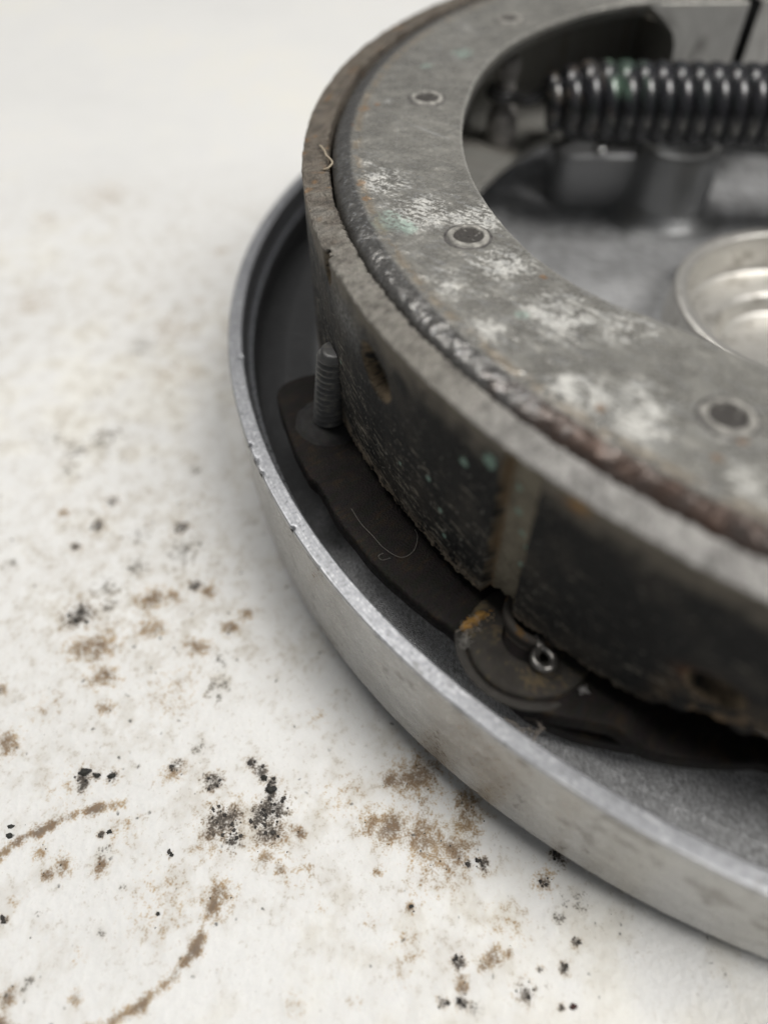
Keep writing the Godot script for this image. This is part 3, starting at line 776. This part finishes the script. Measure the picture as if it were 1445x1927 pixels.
func carrier() -> void:
	var t := thing("carrier_plate", "dark steel carrier plate with a curved edge, lying under the brake shoe inside the rim", "steel plate", Vector3(-75, -2.6, 55))
	var outer := [[92.0, 82.0], [116.5, 87.2], [119.2, 89.4], [121.6, 90.9], [123.9, 91.9], [125.5, 92.1], [127.1, 93.2], [128.7, 94.5], [130.4, 95.3], [131.9, 95.75], [133.5, 95.7], [135.1, 94.9], [136.0, 94.1], [136.7, 93.6], [137.6, 93.55], [138.3, 93.8], [139.9, 94.0], [142.3, 94.3], [144.7, 94.6], [146.9, 94.4], [149.4, 94.55], [151.9, 94.15], [153.4, 94.0], [154.4, 94.5], [157.5, 94.55], [160.6, 94.3], [163.3, 94.25], [164.6, 94.1], [165.3, 93.7], [165.9, 92.9], [166.3, 91.6], [166.5, 90.0]]
	var drop := func(a: float): return -2.1 * smoothstep(125.2, 122.6, a) - 0.35 * smoothstep(152.6, 154.0, a)
	var cols := tint(Color(0.021, 0.0188, 0.0172), 0.3, 0.3, 91, Color(0.040, 0.026, 0.017, 0.5), 0.2)
	var n := 640
	var a0 := 92.0
	var a1 := 166.5
	var s := Shape.new()
	var prof := [[-1.4, 0.0], [-0.6, 0.0], [-0.30, -0.05], [-0.10, -0.17], [0.0, -0.42]]
	for k in 28: prof.push_front([-1.4 - 0.75 * (k + 1), 0.0])
	var edge := [[0.0, -0.42], [0.02, -1.2], [0.0, -2.1], [-0.2, -2.5], [-0.6, -2.6], [-10.0, -2.6], [-22.0, -2.6]]
	var nz := noise(0.5, 17, 3)
	for rows in [prof, edge]:
		surf(s, n + 1, rows.size(), func(i: int, j: int):
			var a := lerpf(a0, a1, float(i) / n)
			var d := nz.get_noise_2d(a * 0.6, 3.0) * 0.06
			var r: float = table(outer, a) + rows[j][0] + (d if rows[j][0] > -1.0 else 0.0)
			var q: Vector2 = Vector2.from_angle(deg_to_rad(a)) * r
			return Vector3(q.x, drop.call(a) + rows[j][1] + 0.03 * nz.get_noise_2d(q.x * 0.5, q.y * 0.5), q.y),
			func(i: int, j: int, q: Vector3):
				var c: Color = cols.call(i, j, q)
				if rows == prof and j >= 34:
					c = c.lerp(Color(0.17, 0.17, 0.165), 0.75 * smoothstep(-0.3, 0.4, nz.get_noise_2d(q.x, q.z)))
				return c)
	surf(s, 2, 12, func(i: int, j: int):
		var q: Vector2 = Vector2.from_angle(deg_to_rad(a1)) * (68.0 + 22.0 * j / 11.0)
		return Vector3(q.x, -0.42 - 2.0 * i - 0.35, q.y), cols, null, -1.0)
	build("plate_sheet", s, M.steel, t)
	# second leaf under the lobe
	s = Shape.new()
	var leaf := [[100.0, 84.0], [116.0, 85.5], [121.0, 88.3], [124.0, 90.6], [127.0, 92.5], [130.0, 93.6], [133.0, 93.2], [136.0, 91.0], [139.0, 86.0]]
	surf(s, 161, 7, func(i: int, j: int):
		var a := lerpf(100.0, 139.0, i / 160.0)
		var rr: Array = [[-14.0, 0.0], [-5.0, 0.0], [-0.5, 0.0], [-0.1, -0.15], [0.0, -0.5], [0.0, -2.3], [-6.0, -2.4]][j]
		var q: Vector2 = Vector2.from_angle(deg_to_rad(a)) * (table(leaf, a) + rr[0])
		return Vector3(q.x, -4.75 + rr[1], q.y), cols)
	build("lower_leaf", s, M.steel, t)
	# raised weld collar round the stud
	s = Shape.new()
	turn(s, fine([Vector2(0.3, 0.35), Vector2(3.4, 0.30), Vector2(4.2, 0.05), Vector2(4.8, -0.35), Vector2(5.6, -0.5)], 0.4), 0, 360, 48, Vector2(-82.8, 30.5), tint(Color(0.045, 0.044, 0.043), 0.3, 0.6, 93), Vector2(0.10, 0.6))
	build("weld_collar", s, M.steel, t)

	var st := thing("threaded_stud", "dark threaded steel stud standing on the carrier plate just behind the lining", "stud", Vector3(-82.8, -0.2, 30.5))
	s = Shape.new()
	var steel := tint(Color(0.10, 0.10, 0.098), 0.3, 0.5, 95, Color(0.2, 0.19, 0.16, 0.6), 0.3)
	var turns := 12.0
	var rows := 12 * 9
	surf(s, 33, rows + 4, func(i: int, j: int):
		var a := TAU * (i % 32) / 32
		var y := 0.0
		var r := 2.35
		if j < rows + 1:
			var k := float(j) / rows * turns + a / TAU
			y = float(j) / rows * 11.0
			r = 1.98 + 0.46 * absf(fposmod(k, 1.0) - 0.5) * 2.0
			r *= smoothstep(-0.6, 0.5, (11.4 - y) / 1.2) * 0.12 + 0.88
		else:
			var m := j - rows
			y = 11.0 + [0.0, 0.35, 0.5, 0.52][m]
			r = [2.0, 1.85, 1.4, 0.0][m]
		return Vector3(-82.8 + cos(a) * r + y * 0.13, y, 30.5 + sin(a) * r - y * 0.07), steel, null, -1.0, true)
	build("thread", s, M.thread, st)

func shoe(called: String, mirrored: bool, label: String) -> void:
	var t := thing(called, label, "brake shoe", Vector3(-70 if not mirrored else 70, 1.5, -20), "pair of brake shoes")
	var a0 := 82.0
	var a1 := 259.3
	var flip := func(q: Vector3) -> Vector3: return q
	if mirrored:                        # the other shoe is this one seen in a mirror through the gap
		var m := Vector2.from_angle(deg_to_rad(259.3 + 1.25))
		var hinge := Vector3(SHOE_C.x, 0, SHOE_C.y)
		flip = func(q: Vector3) -> Vector3:
			var d := Vector2(q.x - hinge.x, q.z - hinge.z)
			var along := m * d.dot(m)
			d = along * 2.0 - d
			return Vector3(hinge.x + d.x, q.y, hinge.z + d.y)
	var way := -1.0 if mirrored else 1.0
	var wob := noise(0.45, 101, 3)
	var rag := noise(1.1, 102, 3)
	var chip := noise(0.28, 103, 3)
	var at := func(a: float, r: float, y: float) -> Vector3:
		return flip.call(Vector3(SHOE_C.x + cos(deg_to_rad(a)) * r, y, SHOE_C.y + sin(deg_to_rad(a)) * r))
	# --- body: top face with its shoulder
	var s := Shape.new()
	var n := 900 if not mirrored else 160
	var nv := 62
	var face := func(i: int, j: int):
		var a := lerpf(a0, a1, float(i) / n)
		var e := flat_edge(a) + 0.05 * rag.get_noise_2d(a * 2.0, 0.0)
		var r := 0.0
		var y := 25.0
		if j < 4:
			r = e + [0.0, 0.03, 0.12, 0.30][j]
			y = 25.0 - [0.34, 0.14, 0.03, 0.0][j]
		elif j < 48:
			r = lerpf(e + 0.3, 82.7, (j - 3) / 45.0)
		else:
			var k := (j - 48) / 13.0 * PI / 2.0
			var deep := 1.5 + 0.5 * smoothstep(145.0, 138.0, a)
			r = 82.7 + 2.85 * sin(k)
			y = 25.0 - deep * (1.0 - cos(k))
		y += 0.05 * wob.get_noise_2d(a * 1.3, r) + 0.025 * rag.get_noise_2d(a * 1.3, r)
		return at.call(a, r, y)
	surf(s, n + 1, nv, face, null, func(i: int, j: int, q: Vector3):
		var d := Vector2(q.x - SHOE_C.x, q.z - SHOE_C.y)
		var a := lerpf(a0, a1, float(i) / n)
		return Vector2((a - FLAT_A0) / (FLAT_A1 - FLAT_A0), (d.length() - FLAT_R0) / (FLAT_R1 - FLAT_R0)), way)
	build("top_face", s, M.flat, t)
	# --- the rest of the channel: outer wall, underside of the face, bottom flange
	s = Shape.new()
	var grey_cast := tint(Color(0.28, 0.275, 0.255), 0.2, 0.15, 105, Color(0.12, 0.09, 0.06, 0.6), 0.3)
	var skin := [[85.55, 23.5], [85.6, 20.0], [85.6, 1.6], [85.4, 1.5], [68.2, 1.5], [67.75, 1.7], [67.7, 3.2], [68.0, 3.7], [80.0, 4.0], [82.3, 6.0], [82.5, 12.0], [82.0, 20.0], [80.0, 22.4], [0.0, 22.8], [0.0, 24.7]]
	surf(s, 261, skin.size(), func(i: int, j: int):
		var a := lerpf(a0, a1, i / 260.0)
		var r: float = skin[j][0]
		if r == 0.0: r = flat_edge(a) + 0.02
		elif a > 242.0 and r < 79.0: r = minf(r, maxf(flat_edge(a), 56.0))
		return at.call(a, r, skin[j][1]), grey_cast, null, way)
	build("channel", s, M.shoe, t)
	# --- end block that bears on the cam
	s = Shape.new()
	var block_tint := tint(Color(0.55, 0.545, 0.52), 0.2, 0.2, 106, Color(0.16, 0.15, 0.14, 0.7), 0.3)
	var side := PackedVector2Array([Vector2(-25.0, 22.75), Vector2(-21.2, 21.9), Vector2(-19.4, 20.4), Vector2(-18.4, 18.2), Vector2(-18.0, 15.0), Vector2(-18.0, 3.8)])
	surf(s, 9, 6, func(i: int, j: int): return flip.call(Vector3(side[j].x, side[j].y, lerpf(-51.92, -76.0, i / 8.0))), grey_cast, null, way)
	surf(s, 12, 6, func(i: int, j: int): return flip.call(Vector3(lerpf(side[j].x, -6.55, i / 11.0), side[j].y if j else 24.88, -51.92)), block_tint, null, -way)
	surf(s, 5, 5, func(i: int, j: int): return flip.call(Vector3(-6.55 - i * 1.25, lerpf(24.88, 3.8, j / 4.0), -51.92 - i * 7.4)), func(_i: int, _j: int, _q: Vector3): return Color(0.03, 0.03, 0.03), null, way)  # gap faces near black: the slit's shade put into their colour
	build("end_block", s, M.shoe, t)
	# --- rivets
	var ring_nz := noise(0.8, 107, 3)
	var ring_tint := func(_i: int, j: int, q: Vector3):
		var k := ring_nz.get_noise_3dv(q)
		var c := Color(0.31, 0.30, 0.275) if j < 6 else Color(0.11, 0.105, 0.10)
		return c * (1.0 + 1.0 * k)
	for a in [103.5, 132.2, 160.7, 191.1, 220.7]:
		var c: Vector3 = at.call(a, 73.4, 25.0)
		s = Shape.new()
		turn(s, PackedVector2Array([Vector2(1.62, -0.3), Vector2(1.70, 0.10), Vector2(1.80, 0.28), Vector2(1.95, 0.34), Vector2(2.28, 0.30), Vector2(2.42, 0.12), Vector2(2.5, 0.05), Vector2(2.75, 0.06), Vector2(2.85, -0.1)]), 0, 360, 48, Vector2.ZERO, ring_tint, Vector2(0.06, 1.1))
		for k in s.v.size(): s.v[k] += (c) * MM
		var rv := build("rivet", s, M.shoe, t)
		s = Shape.new()
		turn(s, fine([Vector2(0.02, 0.05), Vector2(1.3, 0.06), Vector2(1.75, 0.10)], 0.25), 0, 360, 40, Vector2.ZERO, tint(Color(0.050, 0.046, 0.042), 0.5, 2.0, 108, Color(0.28, 0.27, 0.25, 0.8), 0.55), Vector2(0.09, 2.0))
		for k in s.v.size(): s.v[k] += (c) * MM
		build("rivet_hollow", s, M.grime, rv)
	# --- post for the spring
	s = Shape.new()
	var pc: Vector3 = flip.call(Vector3(-51.0, 0, -45.5))
	turn(s, fine([Vector2(0.1, 19.6), Vector2(1.6, 19.4), Vector2(2.3, 18.7), Vector2(2.4, 17.0), Vector2(1.8, 15.5), Vector2(1.8, 11.0), Vector2(2.9, 9.0), Vector2(3.2, 3.9)], 0.7), 0, 360, 32, Vector2(pc.x, pc.z), tint(Color(0.22, 0.21, 0.20), 0.2, 0.3, 109, Color(0.45, 0.43, 0.4, 0.7), 0.2), Vector2(0.1, 0.4))
	build("spring_post", s, M.shoe, t)
	# --- friction lining
	var low := [[80.0, 6.0], [115.0, 6.5], [118.5, 7.6], [121.6, 7.8], [122.4, 6.4], [123.4, 6.9], [125.1, 6.3], [126.0, 5.0], [126.8, 4.2], [128.1, 3.1], [130.2, 2.8], [133.5, 2.9], [136.1, 2.4], [137.6, 2.6], [138.0, 2.6], [140.2, 2.2], [140.5, 1.4], [150.0, 1.6], [157.0, 0.9], [163.0, 0.1], [166.3, -0.3], [167.2, -1.1], [262.0, -1.2]]
	var bottom := func(a: float) -> float:
		return table(low, a) + 0.22 * rag.get_noise_2d(a * 1.6, 40.0) + smoothstep(131.0, 124.0, a) * 1.1 * rag.get_noise_2d(a * 0.9, 50.0) + 0.25 * chip.get_noise_2d(a * 1.6, 9.0)
	var top := func(a: float) -> float:
		return 24.75 + 0.16 * rag.get_noise_2d(a * 1.6, 60.0) + 0.12 * chip.get_noise_2d(a * 1.6, 7.0)
	var out_r := func(a: float, y: float) -> float:
		var r := 89.5 + 0.05 * wob.get_noise_2d(a * 1.563, y) + 0.05 * rag.get_noise_2d(a * 1.563, y)
		r += 0.10 * chip.get_noise_2d(a * 1.563, y)
		var groove := smoothstep(137.60, 137.85, a) * smoothstep(140.45, 140.20, a) * smoothstep(24.3, 23.5, y)
		r -= 1.25 * groove
		for q in HOLES:
			r -= q[5] * smoothstep(0.05, 0.45, hole_at(q, a, y))
		r -= 0.35 * smoothstep(0.9, 0.0, y - bottom.call(a)) * (0.5 + rag.get_noise_2d(a * 1.563, 3.0))
		return r
	var lp := Node3D.new()
	s = Shape.new()
	var angles := PackedFloat32Array()
	var a := a0 + 1.0
	while a < a1 - 0.1:
		angles.append(a)
		a += (0.09 if (a > 137.0 and a < 141.0) else 0.2 if (a > 112.0 and a < 182.0) else 1.0) if not mirrored else 1.0
	angles.append(a1 - 0.1)
	var ny := 84
	surf(s, angles.size(), ny, func(i: int, j: int):
		var d := angles[i]
		var hi: float = top.call(d) - 0.28
		var y := lerpf(hi, bottom.call(d), j / float(ny - 1))
		return at.call(d, out_r.call(d, y), y),
		null, func(i: int, j: int, q: Vector3): return Vector2((angles[i] - LIN_A0) / (LIN_A1 - LIN_A0), 1.0 - q.y / LIN_H), way)
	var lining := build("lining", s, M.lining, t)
	lining.set_meta("label", "worn black friction lining with a pale slot, rivet holes and a ragged lower edge")
	s = Shape.new()
	var tan_edge := func(i: int, j: int, q: Vector3):
		var d := angles[i]
		var k := chip.get_noise_3dv(q)
		var f := rag.get_noise_3dv(q * 2.0)
		var c := Color(0.195, 0.170, 0.142).lerp(Color(0.30, 0.285, 0.255), smoothstep(178.0, 158.0, d + 12.0 * k))
		c = c.lerp(Color(0.37, 0.36, 0.345), smoothstep(150.0, 136.0, d))
		c = c * 0.95 * (1.0 + 0.5 * k + 0.6 * f)
		c = c.lerp(Color(0.07, 0.066, 0.06), 0.75 * smoothstep(0.05, 0.5, k + 0.6 * f) * smoothstep(138.0, 156.0, d))
		c = c.lerp(Color(0.30, 0.16, 0.06), 0.5 * smoothstep(0.35, 0.6, wob.get_noise_3dv(q)) * smoothstep(160.0, 175.0, d))
		c.a = 1.0
		return c
	surf(s, angles.size(), 12, func(i: int, j: int):
		var d := angles[i]
		var hi: float = top.call(d)
		var r := 0.0
		var y := 0.0
		if j < 3:
			r = 86.05 + [0.0, 0.03, 0.2][j] + 0.34 * rag.get_noise_2d(d * 1.5, 80.0)
			y = hi - [2.5, 0.25, 0.03][j]
		elif j < 9:
			r = lerpf(86.35, 89.1, (j - 3) / 5.0)
			y = hi + 0.20 * rag.get_noise_2d(d * 1.5, r * 1.5) + 0.08 * wob.get_noise_2d(d * 2.0, r * 2.0)
		else:
			var e: float = out_r.call(d, hi - 0.28)
			r = e - [0.16, 0.04, 0.0][j - 9]
			y = hi - [0.05, 0.14, 0.28][j - 9]
		return at.call(d, r, y), tan_edge, null, way)
	build("lining_edge", s, M.lining_edge, lining)
	s = Shape.new()
	surf(s, angles.size(), 3, func(i: int, j: int):
		var d := angles[i]
		var y: float = bottom.call(d)
		return at.call(d, [out_r.call(d, y), 87.5, 85.7][j], y + [0.0, 0.1, 0.1][j]), func(_i: int, _j: int, _q: Vector3): return Color(0.12, 0.1, 0.08), null, way)
	build("lining_underside", s, M.lining_edge, lining)
	lp.free()

func spring() -> void:
	var t := thing("return_spring", "black coil return spring stretched between the two brake shoes", "spring", Vector3(-8, 1.5, -37))
	var from := Vector3(-43.2, 13.0, -40.9)
	var dir := Vector3(34.0, 0.0, 3.7).normalized()
	var up := Vector3.UP
	var side := dir.cross(up).normalized()
	var pitch := 3.2
	var wire := 1.84
	var mean := 5.08
	var turns := 27
	var path := PackedVector3Array()
	var per := 26
	for k in turns * per + 1:
		var u := float(k) / per
		var grow := smoothstep(-0.4, 2.2, u) * smoothstep(turns + 0.4, turns - 2.2, u)
		var r := lerpf(3.0, mean, grow)
		var a := TAU * u
		path.append(from + dir * (pitch * u) + (up * cos(a) + side * sin(a)) * r)
	var s := Shape.new()
	var nz := noise(0.3, 111, 3)
	tube(s, path, wire, 14, func(_i: int, _j: int, q: Vector3):
		var k := nz.get_noise_3dv(q)
		var c := Color(0.022, 0.023, 0.026) * (1.0 + 0.4 * k)
		c = c.lerp(Color(0.16, 0.13, 0.10), 0.65 * smoothstep(0.15, 0.5, k) * smoothstep(-30.0, -38.0, q.x))
		var g := smoothstep(-34.5, -33.5, q.x) * smoothstep(-27.5, -28.5, q.x) * smoothstep(16.0, 17.0, q.y)
		c = c.lerp(Color(0.10, 0.17, 0.12), 0.8 * g * smoothstep(-0.15, 0.25, k))
		c.a = 1.0
		return c)
	build("coil", s, M.spring, t)
	s = Shape.new()
	var hook := PackedVector3Array([from + dir * 1.0 + up * 3.0, from + up * 2.0 - dir * 1.0, from - dir * 2.5 + up * 0.6, from - dir * 4.5, Vector3(-50.0, 13.0, -42.6), Vector3(-52.5, 13.0, -42.9), Vector3(-53.8, 13.0, -45.0), Vector3(-52.8, 13.0, -47.6), Vector3(-50.4, 13.0, -48.0)])
	var smooth := PackedVector3Array()
	for k in hook.size() - 1:
		for i in 6:
			smooth.append(hook[k].cubic_interpolate(hook[k + 1], hook[maxi(k - 1, 0)], hook[mini(k + 2, hook.size() - 1)], i / 6.0))
	tube(s, smooth, 1.1, 12, tint(Color(0.035, 0.035, 0.036), 0.3, 0.4, 113))
	build("hook", s, M.spring, t)

func pin_and_clip() -> void:
	var c := Vector3(-60.2, 0.0, 65.3)
	var t := thing("pivot_washer", "round greasy steel washer set in the lobe of the carrier plate", "washer", c)
	var s := Shape.new()
	var greasy := tint(Color(0.048, 0.044, 0.039), 0.35, 0.28, 121, Color(0.13, 0.10, 0.055, 0.7), 0.22)
	turn(s, fine([Vector2(3.0, 0.62), Vector2(5.2, 0.62), Vector2(6.3, 0.6), Vector2(6.65, 0.5), Vector2(6.8, 0.25), Vector2(6.85, -0.1)], 0.4), 0, 360, 120, Vector2(c.x, c.z), greasy, Vector2(0.07, 0.4))
	build("washer_disc", s, M.steel, t)
	s = Shape.new()
	turn(s, fine([Vector2(7.0, 0.02), Vector2(7.25, 0.16), Vector2(7.6, 0.2), Vector2(8.0, 0.05)], 0.2), 50, 196, 110, Vector2(c.x, c.z), tint(Color(0.05, 0.047, 0.043), 0.3, 0.5, 123), Vector2(0.04, 0.5), 1.0, func(a: float, _r: float, _y: float) -> Vector2: return Vector2(0, -0.35 * (smoothstep(95.0, 55.0, a) + smoothstep(182.0, 196.0, a))))
	build("seat_lip", s, M.steel, t)
	var p := Vector3(-58.7, 0.6, 62.6)
	t = thing("pivot_pin", "short hollow steel pivot pin under the lining, beside the wire clip", "pin", p)
	s = Shape.new()
	turn(s, fine([Vector2(0.1, -0.2), Vector2(2.9, -0.2), Vector2(3.1, 1.4), Vector2(3.3, 1.62), Vector2(3.7, 1.62), Vector2(4.0, 1.45), Vector2(4.12, 1.1), Vector2(4.15, 0.3), Vector2(4.35, -0.1)], 0.3), 0, 360, 80, Vector2(p.x, p.z), tint(Color(0.11, 0.10, 0.088), 0.25, 0.4, 125, Color(0.21, 0.12, 0.04, 0.8), 0.22), Vector2(0.04, 0.5))
	build("pin_body", s, M.steel, t)
	# the eye of the split pin
	var e := Vector3(-59.3, 1.0, 67.0)
	t = thing("split_pin", "small bright steel split pin eye standing on the washer", "split pin", e)
	s = Shape.new()
	var path := PackedVector3Array()
	for k in 25:
		var a := lerpf(-0.30, TAU + 0.30, k / 24.0) - PI / 2      # open towards the pin
		var w := 0.98 * (1.0 - 0.22 * maxf(0.0, -sin(a)))
		path.append(e + Vector3(cos(a) * w, 0.35 + 0.12 * sin(a), 1.15 + sin(a) * 1.22))
	path.insert(0, e + Vector3(0.16, 0.25, -1.6))
	path.append(e + Vector3(-0.16, 0.25, -1.6))
	tube(s, path, 0.46, 14)
	build("split_pin_eye", s, M.cotter, t)

func wisps(s: Shape, at: Vector3, reach: Vector3, count: int, r: float, sd: int, col: Color) -> void:
	var rng := RandomNumberGenerator.new()
	rng.seed = sd
	for k in count:
		var q := at + Vector3(rng.randf_range(-1, 1), rng.randf_range(-0.2, 0.6), rng.randf_range(-1, 1)) * reach * 0.7
		var d := Vector3(rng.randf_range(-1, 1), rng.randf_range(-0.3, 0.5), rng.randf_range(-1, 1)).normalized()
		var path := PackedVector3Array([q])
		for i in 9:
			d = (d + Vector3(rng.randf_range(-1, 1), rng.randf_range(-0.6, 0.5), rng.randf_range(-1, 1)) * 0.55).normalized()
			q += d * reach.length() * 0.14
			q.y = maxf(q.y, at.y - 0.25)
			path.append(q)
		tube(s, path, r, 5, func(_i: int, _j: int, _q: Vector3): return col * rng_shade(k))

func rng_shade(k: int) -> float:
	return 0.75 + 0.5 * fposmod(k * 0.618, 1.0)

func bent(points: Array, n := 8) -> PackedVector3Array:
	var out := PackedVector3Array()
	for k in points.size() - 1:
		for i in n:
			out.append(points[k].cubic_interpolate(points[k + 1], points[maxi(k - 1, 0)], points[mini(k + 2, points.size() - 1)], float(i) / n))
	out.append(points[-1])
	return out

func lint() -> void:
	# thread caught between the lining and the shoe
	org = Vector3(-82.0, 25.0, 6.5)
	var s := Shape.new()
	var thread_c := func(_i: int, _j: int, _q: Vector3): return Color(0.42, 0.36, 0.27)
	var a := func(deg: float, r: float, y: float): return Vector3(SHOE_C.x + cos(deg_to_rad(deg)) * r, y, SHOE_C.y + sin(deg_to_rad(deg)) * r)
	tube(s, bent([a.call(179.6, 87.2, 25.0), a.call(178.9, 86.9, 25.3), a.call(178.1, 86.4, 25.2), a.call(177.3, 86.3, 25.35), a.call(176.6, 85.8, 25.3), a.call(175.9, 85.5, 25.3), a.call(175.4, 85.7, 25.3), a.call(175.1, 86.2, 25.1), a.call(175.2, 86.7, 24.9)]), 0.13, 7, thread_c)
	tag(build("thread_scrap", s, M.fibre, self), "tan thread scrap caught in the gap along the lining's upper edge", "thread")
	# fine hair on the carrier plate
	org = Vector3(-74.0, 0.1, 52.0)
	s = Shape.new()
	tube(s, bent([Vector3(-79.6, 0.10, 46.6), Vector3(-78.4, 0.16, 49.0), Vector3(-77.0, 0.3, 51.0), Vector3(-75.5, 0.25, 53.0), Vector3(-73.6, 0.2, 54.2), Vector3(-72.1, 0.2, 53.2), Vector3(-71.6, 0.25, 51.2), Vector3(-71.9, 0.3, 50.2)]), 0.024, 5, func(_i: int, _j: int, _q: Vector3): return Color(0.26, 0.25, 0.22))
	tube(s, bent([Vector3(-74.9, 0.12, 54.2), Vector3(-75.9, 0.15, 54.5), Vector3(-76.3, 0.15, 53.9), Vector3(-75.7, 0.15, 53.5)]), 0.022, 5, func(_i: int, _j: int, _q: Vector3): return Color(0.24, 0.23, 0.20))
	tag(build("hair", s, M.fibre, self), "thin curled hair lying on the dark carrier plate", "hair")
	# amber scrap and grey fluff by the slot
	org = Vector3(-65.3, 0.3, 63.0)
	s = Shape.new()
	for k in 9:
		var u := k / 8.0
		lump(s, Vector3(lerpf(-67.2, -63.7, u), 0.45 + 0.25 * sin(u * 5.0), lerpf(63.9, 61.6, u)), Vector3(0.55, 0.35, 0.45) * (0.8 + 0.5 * fposmod(k * 0.38, 1.0)), k + 3, 0.5, Color(0.29, 0.16, 0.04) * (0.7 + 0.6 * fposmod(k * 0.618, 1.0)))
	wisps(s, Vector3(-66.4, 0.5, 63.8), Vector3(0.9, 0.25, 0.7), 40, 0.026, 5, Color(0.33, 0.29, 0.24))
	wisps(s, Vector3(-65.0, 0.5, 62.9), Vector3(0.8, 0.25, 0.6), 18, 0.026, 6, Color(0.34, 0.26, 0.16))
	tag(build("amber_scrap", s, M.fibre, self), "amber scrap wrapped in grey fluff between the lining slot and the washer", "fluff")
	org = Vector3(-66.8, 0.3, 65.6)
	s = Shape.new()
	wisps(s, org, Vector3(0.55, 0.25, 0.65), 46, 0.03, 8, Color(0.26, 0.25, 0.23))
	tag(build("fluff", s, M.fibre, self), "grey fluff tuft on the rim of the washer's seat, left of the washer", "fluff")
	org = Vector3(-55.6, 0.4, 71.3)
	s = Shape.new()
	wisps(s, org, Vector3(0.36, 0.15, 0.2), 16, 0.045, 9, Color(0.34, 0.33, 0.32))
	tag(build("fluff", s, M.fibre, self), "small pale fluff tuft at the front edge of the washer", "fluff")
	org = Vector3(-60.3, -3.6, 73.6)
	s = Shape.new()
	wisps(s, org, Vector3(1.7, 0.8, 0.7), 9, 0.09, 10, Color(0.24, 0.21, 0.18))
	tag(build("fluff", s, M.fibre, self), "brown fluff caught in the dark gap between the rim and the carrier plate", "fluff")

func crumbs() -> void:
	# single crumbs of grime that can be told apart
	var list := [
		[-122.3, 76.8, 0.42, "upper black crumb of two at the left, just above the oily ring"],
		[-122.1, 77.9, 0.46, "lower black crumb of two at the left, just above the oily ring"],
		[-114.9, 70.3, 0.75, "largest black crumb at the left end of the row above the ring"],
		[-113.1, 70.7, 0.45, "middle black crumb in the row above the ring"],
		[-111.2, 70.8, 0.55, "right hand black crumb in the row above the ring"],
		[-109.9, 77.6, 0.42, "black crumb just inside the top of the oily ring"],
		[-102.3, 86.6, 0.30, "tiny round black crumb inside the right half of the oily ring"],
		[-101.8, 80.4, 0.30, "tiny black crumb between the ring and the large dark stain"],
		[-90.6, 72.9, 0.75, "smooth black crumb at the top of the large dark stain"],
		[-91.5, 71.4, 0.55, "black crumb at the upper tip of the large dark stain"],
		[-73.2, 86.3, 0.32, "tiny black crumb beside a brown fleck in the lower middle of the bench"],
		[-56.3, 96.0, 0.45, "dark reddish crumb near the lower edge of the bench, right of the smears"],
	]
	var k := 0
	for q in list:
		org = Vector3(q[0], -24.0, q[1])
		var s := Shape.new()
		var r: float = q[2] * 0.72
		lump(s, org + Vector3(0, r * 0.35, 0), Vector3(r * 1.15, r * 0.55, r * 0.8), 30 + k, 0.45, Color(0.028, 0.028, 0.027) if k < 11 else Color(0.05, 0.02, 0.018), 12)
		if k in [2, 8]:
			lump(s, org + Vector3(r * 0.9, r * 0.3, -r * 0.2), Vector3(r * 0.8, r * 0.45, r * 0.6), 60 + k, 0.45, Color(0.03, 0.03, 0.029), 10)
		tag(build("grime_crumb", s, M.grime, self), q[3], "crumb", "black crumbs on the bench")
		k += 1
	# grit too fine to count, thickest on the dark stains
	var seed_s := Shape.new()
	org = Vector3.ZERO
	lump(seed_s, Vector3.ZERO, Vector3(0.5, 0.3, 0.4), 77, 0.5, Color.WHITE, 7)
	var base := build("grit", seed_s, M.grime, self)
	var mesh := base.mesh
	remove_child(base)
	base.free()
	var rng := RandomNumberGenerator.new()
	rng.seed = 9
	var where: Array[Transform3D] = []
	for i in range(0, STAIN_K.size(), 3):
		var count := int(4 + STAIN_K[i + 2] * STAIN_K[i + 2] * 7)
		for j in count:
			var d: Vector2 = Vector2.from_angle(rng.randf() * TAU) * STAIN_K[i + 2] * sqrt(rng.randf()) * 1.15
			grit_at(where, rng, STAIN_K[i] + d.x, STAIN_K[i + 1] + d.y, 0.05, 0.33)
	for i in range(0, STAIN_B.size(), 3):
		for j in int(2 + STAIN_B[i + 2] * STAIN_B[i + 2] * 2):
			var d: Vector2 = Vector2.from_angle(rng.randf() * TAU) * STAIN_B[i + 2] * sqrt(rng.randf()) * 1.3
			grit_at(where, rng, STAIN_B[i] + d.x, STAIN_B[i + 1] + d.y, 0.03, 0.12)
	for i in 150:
		grit_at(where, rng, rng.randf_range(-140, -45), rng.randf_range(20, 105), 0.02, 0.11)
	var mm := MultiMesh.new()
	mm.transform_format = MultiMesh.TRANSFORM_3D
	mm.use_colors = true
	mm.mesh = mesh
	mm.instance_count = where.size()
	for i in where.size():
		mm.set_instance_transform(i, where[i])
		var g := rng.randf_range(0.018, 0.05)
		mm.set_instance_color(i, Color(g * 1.1, g, g * 0.9))
	var grit := MultiMeshInstance3D.new()
	grit.name = "grit"
	grit.multimesh = mm
	grit.set_meta("kind", "stuff")
	tag(grit, "fine black grit scattered over the white bench", "grit")
	add_child(grit)

func grit_at(where: Array[Transform3D], rng: RandomNumberGenerator, x: float, z: float, least: float, most: float) -> void:
	if Vector2(x, z).length() < 81.0: return
	var r := lerpf(least, most, pow(rng.randf(), 2.5)) * 2.0
	where.append(Transform3D(Basis(Vector3.UP, rng.randf() * TAU).scaled(Vector3(r, r * rng.randf_range(0.7, 1.2), r)), Vector3(x, r * 0.12, z) * MM))
